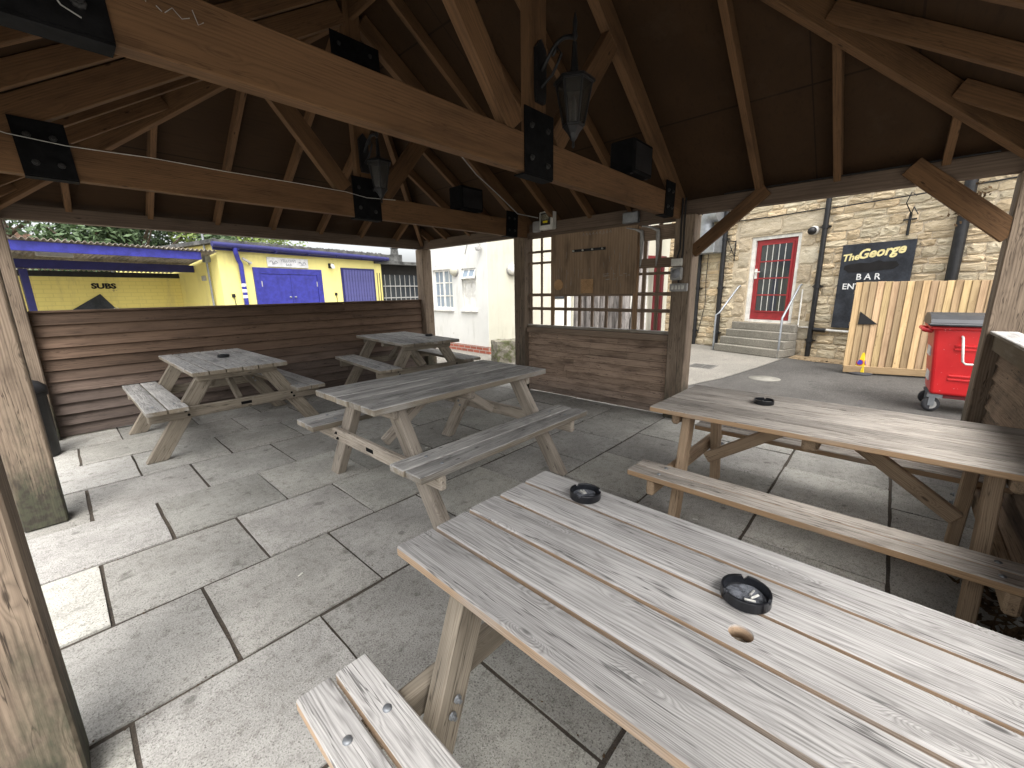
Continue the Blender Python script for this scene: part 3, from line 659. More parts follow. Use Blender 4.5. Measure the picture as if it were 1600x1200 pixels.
def speaker(y, label):
    M0 = T(3.36, y, TZ1+.001); t = thing("loudspeaker", M=M0, label=label, cat="loudspeaker", group="black box loudspeakers on the tie beams")
    bx("cabinet", (-.165, -.105, .006), (.165, .105, .25), M_STEEL, t, M0, .012)
    q = MB(); q.box((-.14, -.1085, .03), (.14, -.1055, .225)); q.build("grille", M_BLACK, t, M0)
    for s in (-1, 1):
        q = MB(); q.lathe([(.012, 0), (.012, .006)], 8, T(s*.13, -.07, 0)); q.build("foot", M_RUBB, t, M0)
speaker(1.718, "black box loudspeaker sitting on the nearer tie beam")
speaker(3.718, "black box loudspeaker sitting on the tie beam nearer the boarded wall")
# plywood notice board and what hangs on it
pl = beam("plywood_board", (4.443, 2.735, 1.352), (4.443, 2.735, 2.085), 1.16, .012, M_PLY, None, up=(-1, 0, 0), bev=.001); tag(pl, "scuffed brown plywood sheet covering the middle of the trellis", "board")
hk = thing("hook_rail", (4.43, 2.77, 1.87), "black rail of four small white knobs screwed to the plywood sheet", "hook rail")
q = MB(); q.box((4.427, 2.545, 1.855), (4.4365, 3.0, 1.885)); q.build("rail", M_BLACK, hk)
for k in range(4):
    q = MB(); q.lathe([(.006, 0), (.006, .014), (.011, .017), (.011, .023), (0, .026)], 10, frame((4.427, 2.575+k*.133, 1.87), (0, 1, 0), (-1, 0, 0))); q.build("knob", M_WPLAS, hk)
q = MB(); q.lathe([(.068, 0), (.068, .010), (.060, .012), (0, .012)], 28, frame((4.4365, 3.207, 1.472), (0, 1, 0), (-1, 0, 0)), False)
tag(q.build("wooden_disc", M_LEGW), "round pale wooden disc fixed low on the plywood sheet", "disc").color = (1.5, 1.25, .95, 1)
q = MB(); q.box((4.431, 2.70, 1.365), (4.4365, 2.87, 1.53)); o = q.build("wooden_patch", M_LEGW); tag(o, "square pale wooden patch on the lower edge of the plywood sheet", "patch"); o.color = (1.35, 1.15, .9, 1)
for k, (y, lb) in enumerate(((2.105, "pale curved metal bracket touching the edge of the plywood sheet"), (1.925, "pale curved metal bracket close to the post with the switches"))):
    q = MB(); q.tube([(4.30, y+.12, 2.045), (4.37, y+.05, 2.03), (4.425, y, 2.005), (4.435, y, 1.95), (4.44, y, 1.82), (4.442, y+.008, 1.64)], .012, 8, [.005, .010, .022, .024, .019, .007])
    tag(q.build("metal_bracket", M_GPLAS), lb, "bracket", "pale brackets hung over the trellis")
q = MB(); rc = random.Random(5)
for k in range(9):
    y = 2.86-k*.045; q.tube([(4.4362, y, 2.035+rc.uniform(-.01, .01)), (4.4362, y-.012, 2.065), (4.4362, y-.022, 2.035)], .0022, 4)
for k in range(34):
    y = rc.uniform(2.2, 3.25); z = rc.uniform(1.42, 1.8); q.tube([(4.4362, y, z), (4.4362, y+rc.uniform(-.01, .01), z+rc.uniform(.03, .12))], .0013, 4)
for k in range(16):
    y = rc.uniform(2.25, 2.62); z = rc.choice((1.42, 1.52, 1.56, 1.58)); q.tube([(4.4362, y, z), (4.4362, y-rc.uniform(.02, .06), z+rc.uniform(-.004, .004))], .002, 4)
q.build("chalk_marks", M_GPLAS, pl)
fb = thing("fuse_box", (4.40, 3.40, 2.16), "grey fuse box with a clear cover at the wall plate above the trellis", "fuse box")
bx("casing", (4.33, 3.235, 2.15), (4.421, 3.445, 2.365), M_WPLAS, fb, bev=.012)
bx("cover", (4.318, 3.265, 2.20), (4.3295, 3.415, 2.345), M_BLACK, fb)
bx("window", (4.3135, 3.285, 2.255), (4.3175, 3.395, 2.33), M_CLEAR, fb)
bx("label_card", (4.3105, 3.30, 2.225), (4.3170, 3.37, 2.250), M_YSTK, fb)
o = bx("junction_box", (4.365, 3.475, 2.14), (4.424, 3.585, 2.27), M_GPLAS, None, bev=.01); tag(o, "small square grey junction box next to the fuse box", "junction box")
o = bx("junction_box", (4.36, 2.13, 2.10), (4.424, 2.31, 2.215), M_GALV, None, bev=.008); tag(o, "pale grey metal box on the wall plate above the curved brackets", "junction box")
tm = thing("timer_switch", (4.375, 1.68, 1.52), "white box and round grey timer dial fixed to the wooden post", "timer")
bx("upper_box", (4.345, 1.625, 1.625), (4.3795, 1.735, 1.70), M_WPLAS, tm, bev=.006)
bx("casing", (4.335, 1.615, 1.485), (4.3795, 1.735, 1.615), M_GPLAS, tm, bev=.012)
q = MB(); q.lathe([(.046, 0), (.045, .010), (.030, .012), (.028, .020), (.008, .022), (0, .022)], 20, frame((4.3345, 1.675, 1.55), (0, 1, 0), (-1, 0, 0))); q.build("dial", M_PGREY, tm)
sw = thing("light_switch", (4.37, 1.65, 1.40), "grey four-gang light switch on the post below the timer", "switch")
bx("face_plate", (4.348, 1.555, 1.372), (4.3795, 1.735, 1.452), M_GPLAS, sw, bev=.005)
for k in range(4): bx("rocker", (4.341, 1.587+k*.034, 1.392), (4.3475, 1.611+k*.034, 1.432), M_WPLAS, sw, bev=.003)
for y, ze_, lb in ((1.655, 1.46, "black cable running down the post to the light switch"), (1.685, 1.705, "black cable running down the post to the timer box")):
    q = MB(); q.tube([(4.372, y-.02, 2.27), (4.372, y-.02, 2.0), (4.372, y-.025, 1.8), (4.372, y, ze_)], .008, 6); tag(q.build("cable", M_BLACK), lb, "cable")
q = MB(); q.tube([(-.10, 3.668, 2.30), (.0, 3.663, 2.275), (.22, 3.664, 2.262), (.42, 3.672, 2.27), (.6, 3.675, 2.278), (1.0, 3.674, 2.272), (1.5, 3.672, 2.275), (1.9, 3.66, 2.27), (2.1, 3.664, 2.25), (2.4, 3.668, 2.272)], .0022, 5)
tag(q.build("white_wire", M_WPLAS), "thin white wire strung along the tie beam near the boarded wall", "wire")
q = MB(); q.tube([(3.0, 3.67, 3.02), (3.5, 3.69, 2.70), (3.8, 3.66, 2.54), (4.1, 3.6, 2.34), (4.33, 3.46, 2.30)], .006, 5)
tag(q.build("cable", M_GPLAS), "thin grey cable sagging down the rafter to the fuse box", "cable")
q = MB(); q.tube([(4.417, 1.3, 2.258), (4.417, .9, 2.262), (4.417, .3, 2.257), (4.417, -.4, 2.26)], .006, 5)
tag(q.build("cable", M_BLACK), "black cable lying along the wall plate over the yard opening", "cable")
# litter bin behind the side post
lb_ = thing("litter_bin", (-.33, 5.55, 0), "black cylindrical litter bin with domed lid behind the mossy post", "litter bin")
q = MB(); q.lathe([(.15, 0), (.165, .02), (.17, .56), (.185, .565), (.185, .60)], 24, T(-.33, 5.55, 0)); q.build("body", M_BLACK, lb_)
q = MB(); q.lathe([(.187, .602), (.185, .64), (.14, .685), (.07, .71), (0, .715)], 24, T(-.33, 5.55, 0)); q.build("lid", M_BLACK, lb_)
# dead leaves and twigs in the corner under the brown table
q = MB()
for k in range(160):
    c = Vector((random.gauss(2.55, .22), random.gauss(-.52, .05), .004+random.random()*.02)); a = random.uniform(0, 6.28); l = random.uniform(.012, .035)
    d = Vector((math.cos(a), math.sin(a), random.uniform(-.3, .5)))*l; e = Vector((-math.sin(a), math.cos(a), random.uniform(-.3, .5)))*l*.5
    q.add([c-d, c+e, c+d+Vector((0, 0, .008)), c-e], [(0, 1, 2, 3)])
for k in range(16):
    c = Vector((random.gauss(2.5, .2), random.gauss(-.52, .05), .01)); a = random.uniform(0, 6.28); d = Vector((math.cos(a), math.sin(a), .2))*random.uniform(.05, .14)
    q.tube([c-d*.5, c+Vector((0, 0, .02)), c+d*.5], .003, 4)
tag(q.build("dead_leaves", M_TWIG), "dead leaves and twigs against the low wall under the brown table", "leaves", kind="stuff")

# ------------------------------------------------------------------ stone inn across the yard
IO = Vector((10.862, 3.047, 0)); ID = Vector((-.3328, -.943, 0)); MI = frame(IO, ID)     # local x along the wall, -y towards the yard
INN = thing("stone_inn", M=MI, label="honey-coloured rubble stone inn with a red glazed door across the yard", cat="building")
q = MB(); SA, SB, HT = -1.65, 5.2, 4.4
DX0, DX1, DZ0, DZ1 = .60, 1.63, .64, 2.47
for a, b in (((SA, .0, -.05), (DX0, .5, HT)), ((DX1, .0, -.05), (SB, .5, HT)), ((DX0, .0, DZ1), (DX1, .5, HT)), ((DX0, .0, -.05), (DX1, .5, DZ0))): q.box(a, b)
core = q.build("wall", M_MORT, INN, MI)
def stone(w_, h_, seed, dep=.03):
    rr = random.Random(seed); n = 10; per = []
    for i in range(n):
        t_ = i/n*4; k = int(t_); u = t_-k
        x, z = ((-.5+u, -.5), (.5, -.5+u), (.5-u, .5), (-.5, .5-u))[k]
        per.append((x*w_, z*h_))
    j = lambda s: rr.uniform(-s, s)
    out = [(x*.985+j(.012), .012, z*.97+j(.008)) for x, z in per]
    r1 = [(x*.96+j(.012), -dep*.65+j(.006), z*.90+j(.008)) for x, z in per]
    r2 = [(x*.62+j(.02), -dep+j(.010), z*.58+j(.012)) for x, z in per]
    V = out+r1+r2+[(j(.03), -dep+j(.012), j(.01))]; F_ = []
    for k in (0, 1):
        for i in range(n):
            jn = (i+1) % n; F_.append((k*n+i, k*n+jn, (k+1)*n+jn, (k+1)*n+i))
    F_ += [(2*n+i, 2*n+(i+1) % n, 3*n) for i in range(n)]
    return V, F_
stones = []; z = .0; seed = 0
ash = [(DX0-.42, DX0-.03), (DX1+.03, DX1+.46)]
while z < HT-.1:
    h = random.uniform(.105, .19); h = min(h, HT-z); x = SA
    while x < SB-.05:
        wd_ = random.uniform(.17, .5); 
        if SB-(x+wd_) < .15: wd_ = SB-x
        segs = [(x, x+wd_)]
        lim = (DX0-.26-.12*((int(z*3)) % 2), DX1+.26+.12*((int(z*3)) % 2)) if z < DZ1+.02 else ((DX0-.30, DX1+.45) if z < DZ1+.36 else None)
        if lim:
            new = []
            for a, b in segs:
                if b <= lim[0] or a >= lim[1]: new.append((a, b))
                else:
                    if a < lim[0]-.08: new.append((a, lim[0]))
                    if b > lim[1]+.08: new.append((lim[1], b))
            segs = new
        for a, b in segs:
            if b-a > .07: stones.append((a, b, z, z+h))
        x += wd_
    z += h
def vis(s):   # larger in view first: in front of the yard opening, below the eaves
    a, b, z0, z1 = s; c = (a+b)/2
    return (b-a)*(z1-z0)*(1 if -.9 < c < 4.4 and z0 < 3.25 else .01)
stones.sort(key=vis, reverse=True)
far = MB()
for k, (a, b, z0, z1) in enumerate(stones):
    V, Fc = stone(b-a-.012, z1-z0-.012, k, random.uniform(.012, .03)); Mp = T((a+b)/2, -.002, (z0+z1)/2)
    if k < 270: q = MB(); q.add(V, Fc, False); q.build("stone", M_STONE, INN, MI @ Mp)
    else: far.add([Mp @ Vector(v) for v in V], Fc, False)
far.build("far_stones", M_STONE, INN, MI, kind="stuff")
# dressed stones round the door: jambs and lintel
zz = .02; k = 0
while zz < DZ1-.05:
    h = min(random.uniform(.28, .44), DZ1+.01-zz); wl, wr = (.26, .38) if k % 2 else (.38, .26)
    for a, b in ((DX0-wl, DX0-.005), (DX1+.005, DX1+wr)):
        V, Fc = stone(b-a-.01, h-.012, 900+k+int(a*10), .022); q = MB(); q.add(V, Fc); q.build("jamb_stone", M_ASHL, INN, MI @ T((a+b)/2, -.002, zz+h/2))
    zz += h; k += 1
for a, b in ((DX0-.30, DX0+.62), (DX0+.63, DX1+.45)):
    V, Fc = stone(b-a-.01, .33, 990+int(a*10), .026); q = MB(); q.add(V, Fc); q.build("lintel_stone", M_ASHL, INN, MI @ T((a+b)/2, -.002, DZ1+.185))
# door
dr = bx("door", (DX0+.09, .075, DZ0+.06), (DX1-.08, .115, DZ1-.075), M_REDP, INN, MI, .004)
fr = MB(); fr.box((DX0+.003, .03, DZ0+.01), (DX0+.085, .16, DZ1-.002)); fr.box((DX1-.075, .03, DZ0+.01), (DX1-.003, .16, DZ1-.002)); fr.box((DX0+.086, .03, DZ1-.07), (DX1-.076, .16, DZ1-.002)); fr.box((DX0+.086, .03, DZ0+.003), (DX1-.076, .16, DZ0+.055))
fr.build("door_frame", M_WPAINT, INN, MI)
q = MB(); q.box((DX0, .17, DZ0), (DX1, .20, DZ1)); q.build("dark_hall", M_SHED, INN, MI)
gx0, gx1, gz0, gz1 = DX0+.20, DX1-.19, DZ0+.24, DZ1-.17; rows_ = 4
rail = MB()
for i in range(rows_+1):
    zc = gz0+(gz1-gz0)*i/rows_; rail.box((gx0-.012, .058, zc-.013), (gx1+.012, .0745, zc+.013))
rail.box((gx0-.035, .060, gz0-.02), (gx0, .0742, gz1+.02)); rail.box((gx1, .060, gz0-.02), (gx1+.035, .0742, gz1+.02))
rail.build("glazing_rail", M_REDP, dr, MI)
for i in range(rows_):
    za, zb_ = gz0+(gz1-gz0)*i/rows_+.014, gz0+(gz1-gz0)*(i+1)/rows_-.014
    for j in range(5):
        xa = gx0+(gx1-gx0)*j/5; xb = gx0+(gx1-gx0)*(j+1)/5
        q = MB(); q.box((xa+.006, .068, za), (xb-.006, .0735, zb_)); o = q.build("pane", M_PANE, dr, MI)
        if j: b_ = MB(); b_.box((xa-.0055, .0605, za), (xa+.0055, .0672, zb_)); b_.build("glazing_bar", M_WPAINT, dr, MI)
q = MB(); q.box((DX0+.105, .055, DZ0+.95), (DX0+.165, .074, DZ0+1.16)); q.tube([(DX0+.135, .05, DZ0+1.09), (DX0+.135, .012, DZ0+1.09), (DX0+.25, .012, DZ0+1.09)], .011, 8); q.build("handle", M_WPAINT, dr, MI)
# steps
for k in range(4):
    zt = .16*(k+1); yo = -.66+.16*k
    o = bx("step", (DX0-.22+.02*k, yo, zt-.16), (DX1+.20-.004*k, -.055, zt), M_STEP, INN, MI, .012)
# pipes on the inn
def pipe(x, z0, z1, r, name="downpipe", mat=M_BLACK, y=-.085):
    q = MB(); q.tube([(x, y, z0), (x, y, z1)], r, 12); o = q.build(name, mat, INN, MI)
    for zc in (z0+.35, z0+1.4, z0+2.5):
        if zc < z1: c = MB(); c.lathe([(r+.012, -.03), (r+.012, .03)], 12, T(x, y, zc)); c.box((x-r-.04, y+.0, zc-.012), (x+r+.04, y+.06, zc+.012)); c.build("pipe_collar", mat, o, MI)
pipe(0, 0, 3.2, .055); pipe(2.066, 0, 4.3, .045); pipe(3.93, 0, 4.3, .075, mat=M_BLACK); pipe(-.62, 0, 4.3, .045)
for x0, x1, z0, z1, lb in ((.2, 2.02, 2.86, 2.84, 0), (2.11, 5.1, 2.82, 2.86, 0)):
    q = MB(); q.tube([(x0, -.05, z0), ((x0+x1)/2, -.055, (z0+z1)/2-.015), (x1, -.05, z1)], .011, 6); q.build("wall_cable", M_BLACK, INN, MI)
q = MB(); q.tube([(1.80, -.05, 1.35), (1.80, -.05, .60), (2.02, -.05, .60)], .014, 8); q.build("white_pipe", M_WPAINT, INN, MI)
q = MB(); q.tube([(2.14, -.05, .57), (2.9, -.05, .56), (4.4, -.05, .56)], .024, 8); q.build("white_pipe", M_WPAINT, INN, MI)
q = MB(); q.tube([(2.12, -.09, .57), (2.32, -.09, .565)], .04, 8); q.build("pipe_joint", M_BLACK, INN, MI)
q = MB(); q.tube([(-.42, -.05, 2.6), (-.43, -.05, 1.6), (-.40, -.05, 1.0), (-.5, -.05, .5), (-.62, -.05, .05)], .009, 6); q.build("wall_cable", M_BLACK, INN, MI)
# ivy stub round the right-hand pipe
q = MB()
for k in range(130):
    c = Vector((random.gauss(3.98, .09), -.12+random.uniform(-.06, .04), random.gauss(2.55, .14))); d = Vector([random.uniform(-1, 1) for _ in range(3)]).normalized()*.035; e = d.orthogonal().normalized()*.02
    q.add([c-d, c+e, c+d, c-e], [(0, 1, 2, 3)])
o = q.build("creeper", M_TWIG, None, MI); tag(o, "dry creeper tangled round the black downpipe above the fence", "creeper", kind="stuff")
# handrails
def handrail(pts, label):
    q = MB(); q.tube([MI @ Vector(p) for p in pts], .021, 10); o = q.build("handrail", M_GALV); tag(o, label, "handrail", "galvanised handrails at the inn steps")
handrail([(.32, -.60, 0), (.32, -.60, .80), (.36, -.54, .85), (.46, -.09, 1.42), (.46, -.03, 1.44)], "galvanised handrail on the downpipe side of the inn steps")
handrail([(1.80, -.64, 0), (1.80, -.64, .80), (1.79, -.58, .85), (1.76, -.09, 1.42), (1.76, -.03, 1.44)], "galvanised handrail on the blackboard side of the inn steps")
# blackboard sign
SG = thing("blackboard_sign", M=MI @ T(2.92, -.055, .63), label="tall blackboard sign lettered in yellow and white on the inn wall", cat="sign")
bx("board", (2.405, -.085, .63), (3.435, -.055, 2.13), M_SIGN, SG, MI, .004)
MS = MI @ T(0, -.0865, 0) @ Matrix.Rotation(R(90), 4, 'X')
text("yellow_lettering", "The", M_GOLD, SG, MS @ T(2.55, 1.90, 0) @ RZ(.10), .165, .25, .005)
text("yellow_lettering", "George", M_GOLD, SG, MS @ T(2.98, 1.965, 0) @ RZ(.10), .215, .30, .007)
q = MB(); q.prism([(2.47,1.70),(2.55,1.64),(2.85,1.63),(3.05,1.66),(3.2,1.67),(3.27,1.73),(3.22,1.80),(3.05,1.80),(2.98,1.83),(2.86,1.79),(2.7,1.80),(2.55,1.78),(2.48,1.76)], 0, .002, MS); q.build("painted_over_patch", M_SMEAR, SG)
text("white_lettering", "B A R", M_CHALK, SG, MS @ T(2.86, 1.55, 0), .15, 0, .002)
text("white_lettering", "ENTRANCE", M_CHALK, SG, MS @ T(2.88, 1.385, 0), .145, 0, .002, sx=1.05)
# dome camera, brackets, ventilation box
t = thing("security_camera", M=MI @ T(1.86, -.03, 2.46), label="black and white dome security camera between the red door and the downpipe", cat="camera")
q = MB(); q.lathe([(.085, 0), (.085, .03), (.06, .05)], 16, MI @ frame((1.86, -.03, 2.46), (1, 0, 0), (0, -1, 0))); q.build("base", M_WPLAS, t)
q = MB(); q.lathe([(.075, 0), (.072, .04), (.05, .075), (.02, .09), (0, .092)], 16, MI @ frame((1.85, -.081, 2.455), (1, 0, 0), (-.3, -1, -.2))); q.build("dome", M_BLACK, t)
t = thing("hanging_bracket", M=MI @ T(.22, -.02, 2.3), label="black iron scroll bracket on the wall between downpipe and red door", cat="bracket")
q = MB(); q.tube([(.25, -.04, 2.45), (.25, -.04, 2.0)], .013, 6); q.tube([(.25, -.04, 2.43), (.25, -.34, 2.43)], .011, 6); q.tube([(.25, -.04, 2.1), (.25, -.18, 2.25), (.25, -.30, 2.42)], .009, 6); q.tube([(.25, -.10, 2.2), (.25, -.20, 2.18), (.25, -.16, 2.28)], .008, 6); q.v = [tuple(MI @ Vector(v)) for v in q.v]; q.build("iron_scroll", M_BLACK, t)
t = thing("wall_hook", M=MI @ T(3.3, -.02, 2.3), label="black iron wall hook above the blackboard sign", cat="bracket")
q = MB(); q.tube([(3.28, -.04, 2.55), (3.28, -.04, 2.2)], .02, 6); q.tube([(3.2, -.05, 2.45), (3.37, -.05, 2.45)], .013, 6); q.tube([(3.28, -.05, 2.55), (3.24, -.16, 2.7), (3.30, -.20, 2.85), (3.34, -.12, 2.8)], .008, 6); q.tube([(3.28, -.05, 2.5), (3.36, -.2, 2.62), (3.42, -.18, 2.5)], .008, 6); q.v = [tuple(MI @ Vector(v)) for v in q.v]; q.build("iron_hook", M_BLACK, t)
t = thing("ventilation_unit", M=MI @ T(-.5, -.3, 2.2), label="pale grey ventilation unit with rounded hood high on the inn wall", cat="ventilation unit")
bx("casing", (-.78, -.42, 2.20), (-.02, -.06, 2.62), M_GALV, t, MI, .01)
q = MB(); q.tube([(-.40, -.24, 2.625), (-.40, -.24, 2.85), (-.38, -.24, 2.98), (-.25, -.24, 3.06), (-.05, -.24, 3.06)], .17, 16); q.v = [tuple(MI @ Vector(v)) for v in q.v]; q.build("hood", M_GALV, t)
t = thing("floodlight", M=MI @ T(.3, -.1, 2.9), label="small black floodlight under the eaves cable above the red door", cat="floodlight")
q = MB(); q.lathe([(.07, 0), (.09, .10), (.03, .14)], 10, MI @ frame((.32, -.10, 2.93), (1, 0, 0), (-.2, -1, .1))); q.tube([MI @ Vector((.32, -.02, 2.95)), MI @ Vector((.32, -.11, 2.93))], .02, 6); q.build("lamp_head", M_BLACK, t)
# dirt along the wall foot
q = MB()
for k in range(700):
    s_ = random.uniform(1.85, 3.1); yo = -abs(random.gauss(.05, .16))-.05; c = MI @ Vector((s_, yo, .004+random.random()*.012)); r_ = random.uniform(.008, .03); a = random.uniform(0, 6.28)
    d = Vector((math.cos(a), math.sin(a), random.uniform(-.4, .4)))*r_; e = Vector((-math.sin(a), math.cos(a), random.uniform(-.4, .4)))*r_*.6; q.add([c-d, c+e, c+d, c-e], [(0, 1, 2, 3)])
q.add([tuple(MI @ Vector(p)) for p in ((1.85, -.05, .03), (1.9, -.45, .0005), (2.4, -.5, .0005), (3.1, -.35, .0005), (3.2, -.05, .03))], [(0, 1, 2, 3, 4)])
tag(q.build("leaf_litter", M_DIRT), "brown leaf litter along the foot of the inn wall", "leaf litter", kind="stuff")

# ------------------------------------------------------------------ fence panel, cone, arrow, bin, covers
FO = Vector((8.62, .46, 0)); FD = Vector((.25, -.968, 0)); MF = frame(FO, FD)
FN = thing("fence_panel", M=MF, label="new pale timber fence panel of upright overlapping boards", cat="fence")
for k in range(31):
    h = 1.455+random.uniform(-.006, .006); x = k*.088
    o = beam("board", MF @ Vector((x+.05, -.006, .10)), MF @ Vector((x+.05, -.006, h)), .104, .011, M_FENCE, FN, up=MF.to_3x3() @ Vector((.16, -1, 0)), bev=.002)
    v = random.uniform(.66, 1.1); o.color = (v, v*random.uniform(.95, 1.02), v*random.uniform(.9, 1.02), 1)
o = beam("kick_board", MF @ Vector((0, -.04, .075)), MF @ Vector((2.8, -.04, .075)), .022, .11, M_FENCE, FN); o.color = (.72, .70, .68, 1)
for zc in (.3, .8, 1.3): beam("fence_rail", MF @ Vector((0, .03, zc)), MF @ Vector((2.8, .03, zc)), .035, .06, M_FENCE, FN)
q = MB(); q.prism([(.10, .80), (.345, .80), (.105, 1.0)], 0, .008, MF @ T(0, -.0235, 0) @ Matrix.Rotation(R(90), 4, 'X')); o = q.build("black_triangle", M_INK); tag(o, "small black triangle fixed to the pale fence panel", "marker")
CP = Vector((8.70, .24, 0)); t = thing("traffic_cone", CP, "small yellow no-waiting cone on a dark base in front of the fence", "cone")
q = MB(); q.lathe([(.17, -.004), (.175, .012), (.16, .024), (.12, .03), (.10, .034)], 20, T(*CP)); q.build("base", M_RUBB, t)
q = MB(); q.lathe([(.098, .034), (.095, .07), (.055, .31), (.046, .345), (0, .345)], 4, T(*CP) @ RZ(.55), False); q.build("body", M_YPLAS, t)
for a in range(4):
    dd = RZ(.55+math.pi/4+a*math.pi/2); n_ = dd @ Vector((1, 0, .17)); p = CP+(dd @ Vector((.0575, 0, .19)))
    q = MB(); q.lathe([(.046, 0), (.046, .002)], 20, frame(p, dd @ Vector((0, 1, 0)), n_), False); q.build("roundel", M_REDS, t)
    q = MB(); q.lathe([(.037, .0022), (.037, .0036)], 20, frame(p, dd @ Vector((0, 1, 0)), n_), False); q.build("roundel_field", M_BLUS, t)
# four-wheeled bin
MBn = frame((6.40, -.40, 0), (.03, -1, 0))     # x along the front towards -y, y = back (into +x)
BN = thing("wheeled_bin", M=MBn, label="large red four-wheeled rubbish bin with a dark grey lid", cat="bin")
q = MB(); W_, D_ = 1.22, .62
lo = [(.05, .04), (W_-.05, .04), (W_-.05, D_-.04), (.05, D_-.04)]; hi = [(-.02, -.03), (W_+.02, -.03), (W_+.02, D_+.03), (-.02, D_+.03)]
q.add([(x, y, .205) for x, y in lo]+[(x, y, .94) for x, y in hi], [(3, 2, 1, 0), (4, 5, 6, 7), (0, 1, 5, 4), (1, 2, 6, 5), (2, 3, 7, 6), (3, 0, 4, 7)])
me_o = q.build("body", M_RED, BN, MBn)
md = me_o.modifiers.new("b", 'BEVEL'); md.width = .03; md.segments = 3
bx("rim", (-.05, -.055, .925), (W_+.05, D_+.05, .962), M_RED, BN, MBn, .01)
def yfront(z): return .04-.07*(z-.205)/.735
for zc in (.76, .72, .43, .39):
    beam("rib", MBn @ Vector((.16, yfront(zc)-.006, zc)), MBn @ Vector((W_-.16, yfront(zc)-.006, zc)), .016, .020, M_RED, BN)
q = MB(); q.tube([(.20, yfront(.86)-.0, .86), (.20, yfront(.86)-.05, .85), (.235, yfront(.6)-.06, .60), (.26, yfront(.57)-.06, .575), (W_-.26, yfront(.57)-.06, .575), (W_-.235, yfront(.6)-.06, .60), (W_-.20, yfront(.86)-.05, .85), (W_-.20, yfront(.86), .86)], .011, 8); q.build("front_handle", M_WPLAS, BN, MBn)
q = MB(); q.box((.38, yfront(.82)-.009, .79), (.60, yfront(.82)-.002, .885)); q.build("yellow_sticker", M_YSTK, BN, MBn)
for zc, hh in ((.62, .10), (.34, .10)):
    q = MB(); xe = .05-.07*(zc-.205)/.735; q.box((xe-.014, .16, zc), (xe+.006, .42, zc+hh)); q.build("side_sticker", M_PANEL, BN, MBn)
L_ = MB(); prof = [(-.07, .965), (-.075, 1.0), (-.03, 1.035), (.10, 1.075), (D_*.5, 1.095), (D_-.05, 1.08), (D_+.06, 1.03), (D_+.06, .965)]
L_.add([(x, y, z) for x in (-.06, W_+.06) for y, z in prof], [(i, i+1, i+9, i+8) for i in range(7)]+[(7, 0, 8, 15), tuple(range(7, -1, -1)), tuple(range(8, 16))]); L_.build("lid", M_LIDG, BN, MBn)
bx("lid_lip", (-.075, -.10, .968), (W_+.075, -.055, .995), M_LIDG, BN, MBn, .008)
q = MB(); q.tube([(-.02, .08, .90), (-.085, .08, .91), (-.085, D_-.08, .91), (-.02, D_-.08, .90)], .022, 8); q.build("lifting_bar", M_RED, BN, MBn)
bx("chassis", (.14, .08, .165), (W_-.14, D_-.08, .203), M_MAROON, BN, MBn)
for x in (.10, W_-.10):
    for y in (.10, D_-.10):
        c = MB(); c.lathe([(.055, -.022), (.078, -.018), (.082, 0), (.078, .018), (.055, .022)], 18, T(x-.02, y, .082) @ Matrix.Rotation(R(90), 4, 'X') @ Matrix.Rotation(R(15), 4, 'Y')); w1 = c.build("caster", M_RUBB, BN, MBn)
        c = MB(); c.lathe([(.05, -.0235), (.05, .0235)], 12, T(x-.02, y, .082) @ Matrix.Rotation(R(90), 4, 'X')); c.build("rim", M_GPLAS, w1, MBn)
        c = MB(); c.box((x-.06, y-.034, .165), (x+.06, y+.034, .204)); c.box((x-.045, y-.034, .07), (x+.005, y-.027, .17)); c.box((x-.045, y+.027, .07), (x+.005, y+.034, .17)); c.build("fork", M_GALV, w1, MBn)
q = MB(); q.lathe([(.22, -.0055), (.22, .001), (.0, .001)], 24, T(7.36, 1.33, 0)); tag(q.build("manhole_cover", M_MANH), "pale round concrete cover set in the dark tarmac", "manhole cover")
t = thing("drain_grating", (7.9, 2.45, 0), "rusty square drain cover in the pale concrete by the post", "drain cover")
bx("frame", (7.68, 2.22, -.02), (8.12, 2.66, -.001), M_IRONC, t)
for k in range(6): bx("bar", (7.72+k*.066, 2.26, -.0005), (7.75+k*.066, 2.62, .004), M_IRONC, t, bev=.001)
# ------------------------------------------------------------------ yellow bar building
ang = R(13); MY = frame((2.43, 10.23, 0), (math.cos(ang), math.sin(ang), 0))
YB_ = thing("yellow_building", M=MY, label="yellow painted flat-roofed bar building with blue double doors beyond the boarded wall", cat="building")
q = MB(); q.box((0, 0, 0), (4.36, 5.0, 2.42)); q.build("wall", M_YEL, YB_, MY)
q = MB(); q.box((-.12, -.16, 2.425), (4.5, 5.1, 2.50)); q.build("flat_roof", M_FELT, YB_, MY)
rng_ = random.Random(3); q = MB()
for k in range(260):
    x = rng_.uniform(-.1, 4.48); r_ = rng_.uniform(.01, .035); q.lathe([(r_, 0), (r_*.8, r_*.7), (0, r_)], 5, T(x, -.13+rng_.uniform(0, .2), 2.50), False)
q.build("roof_gravel", M_FELT, YB_, MY, kind="stuff")
bx("fascia", (-.10, -.10, 2.30), (4.46, -.06, 2.424), M_DKBLUE, YB_, MY)
q = MB(); q.tube([(-.14, -.17, 2.40), (4.50, -.17, 2.37)], .055, 10); gu = q.build("gutter", M_DKBLUE, YB_, MY)
for k in range(6):
    q = MB(); q.box((.3+k*.8, -.235, 2.32), (.33+k*.8, -.10, 2.345)); q.build("gutter_bracket", M_DKBLUE, gu, MY)
q = MB(); q.tube([(.28, -.17, 2.36), (.28, -.17, 2.28), (.36, -.07, 2.14), (.40, -.07, 2.05), (.40, -.07, 0)], .045, 10); dp = q.build("downpipe", M_BLUE, YB_, MY)
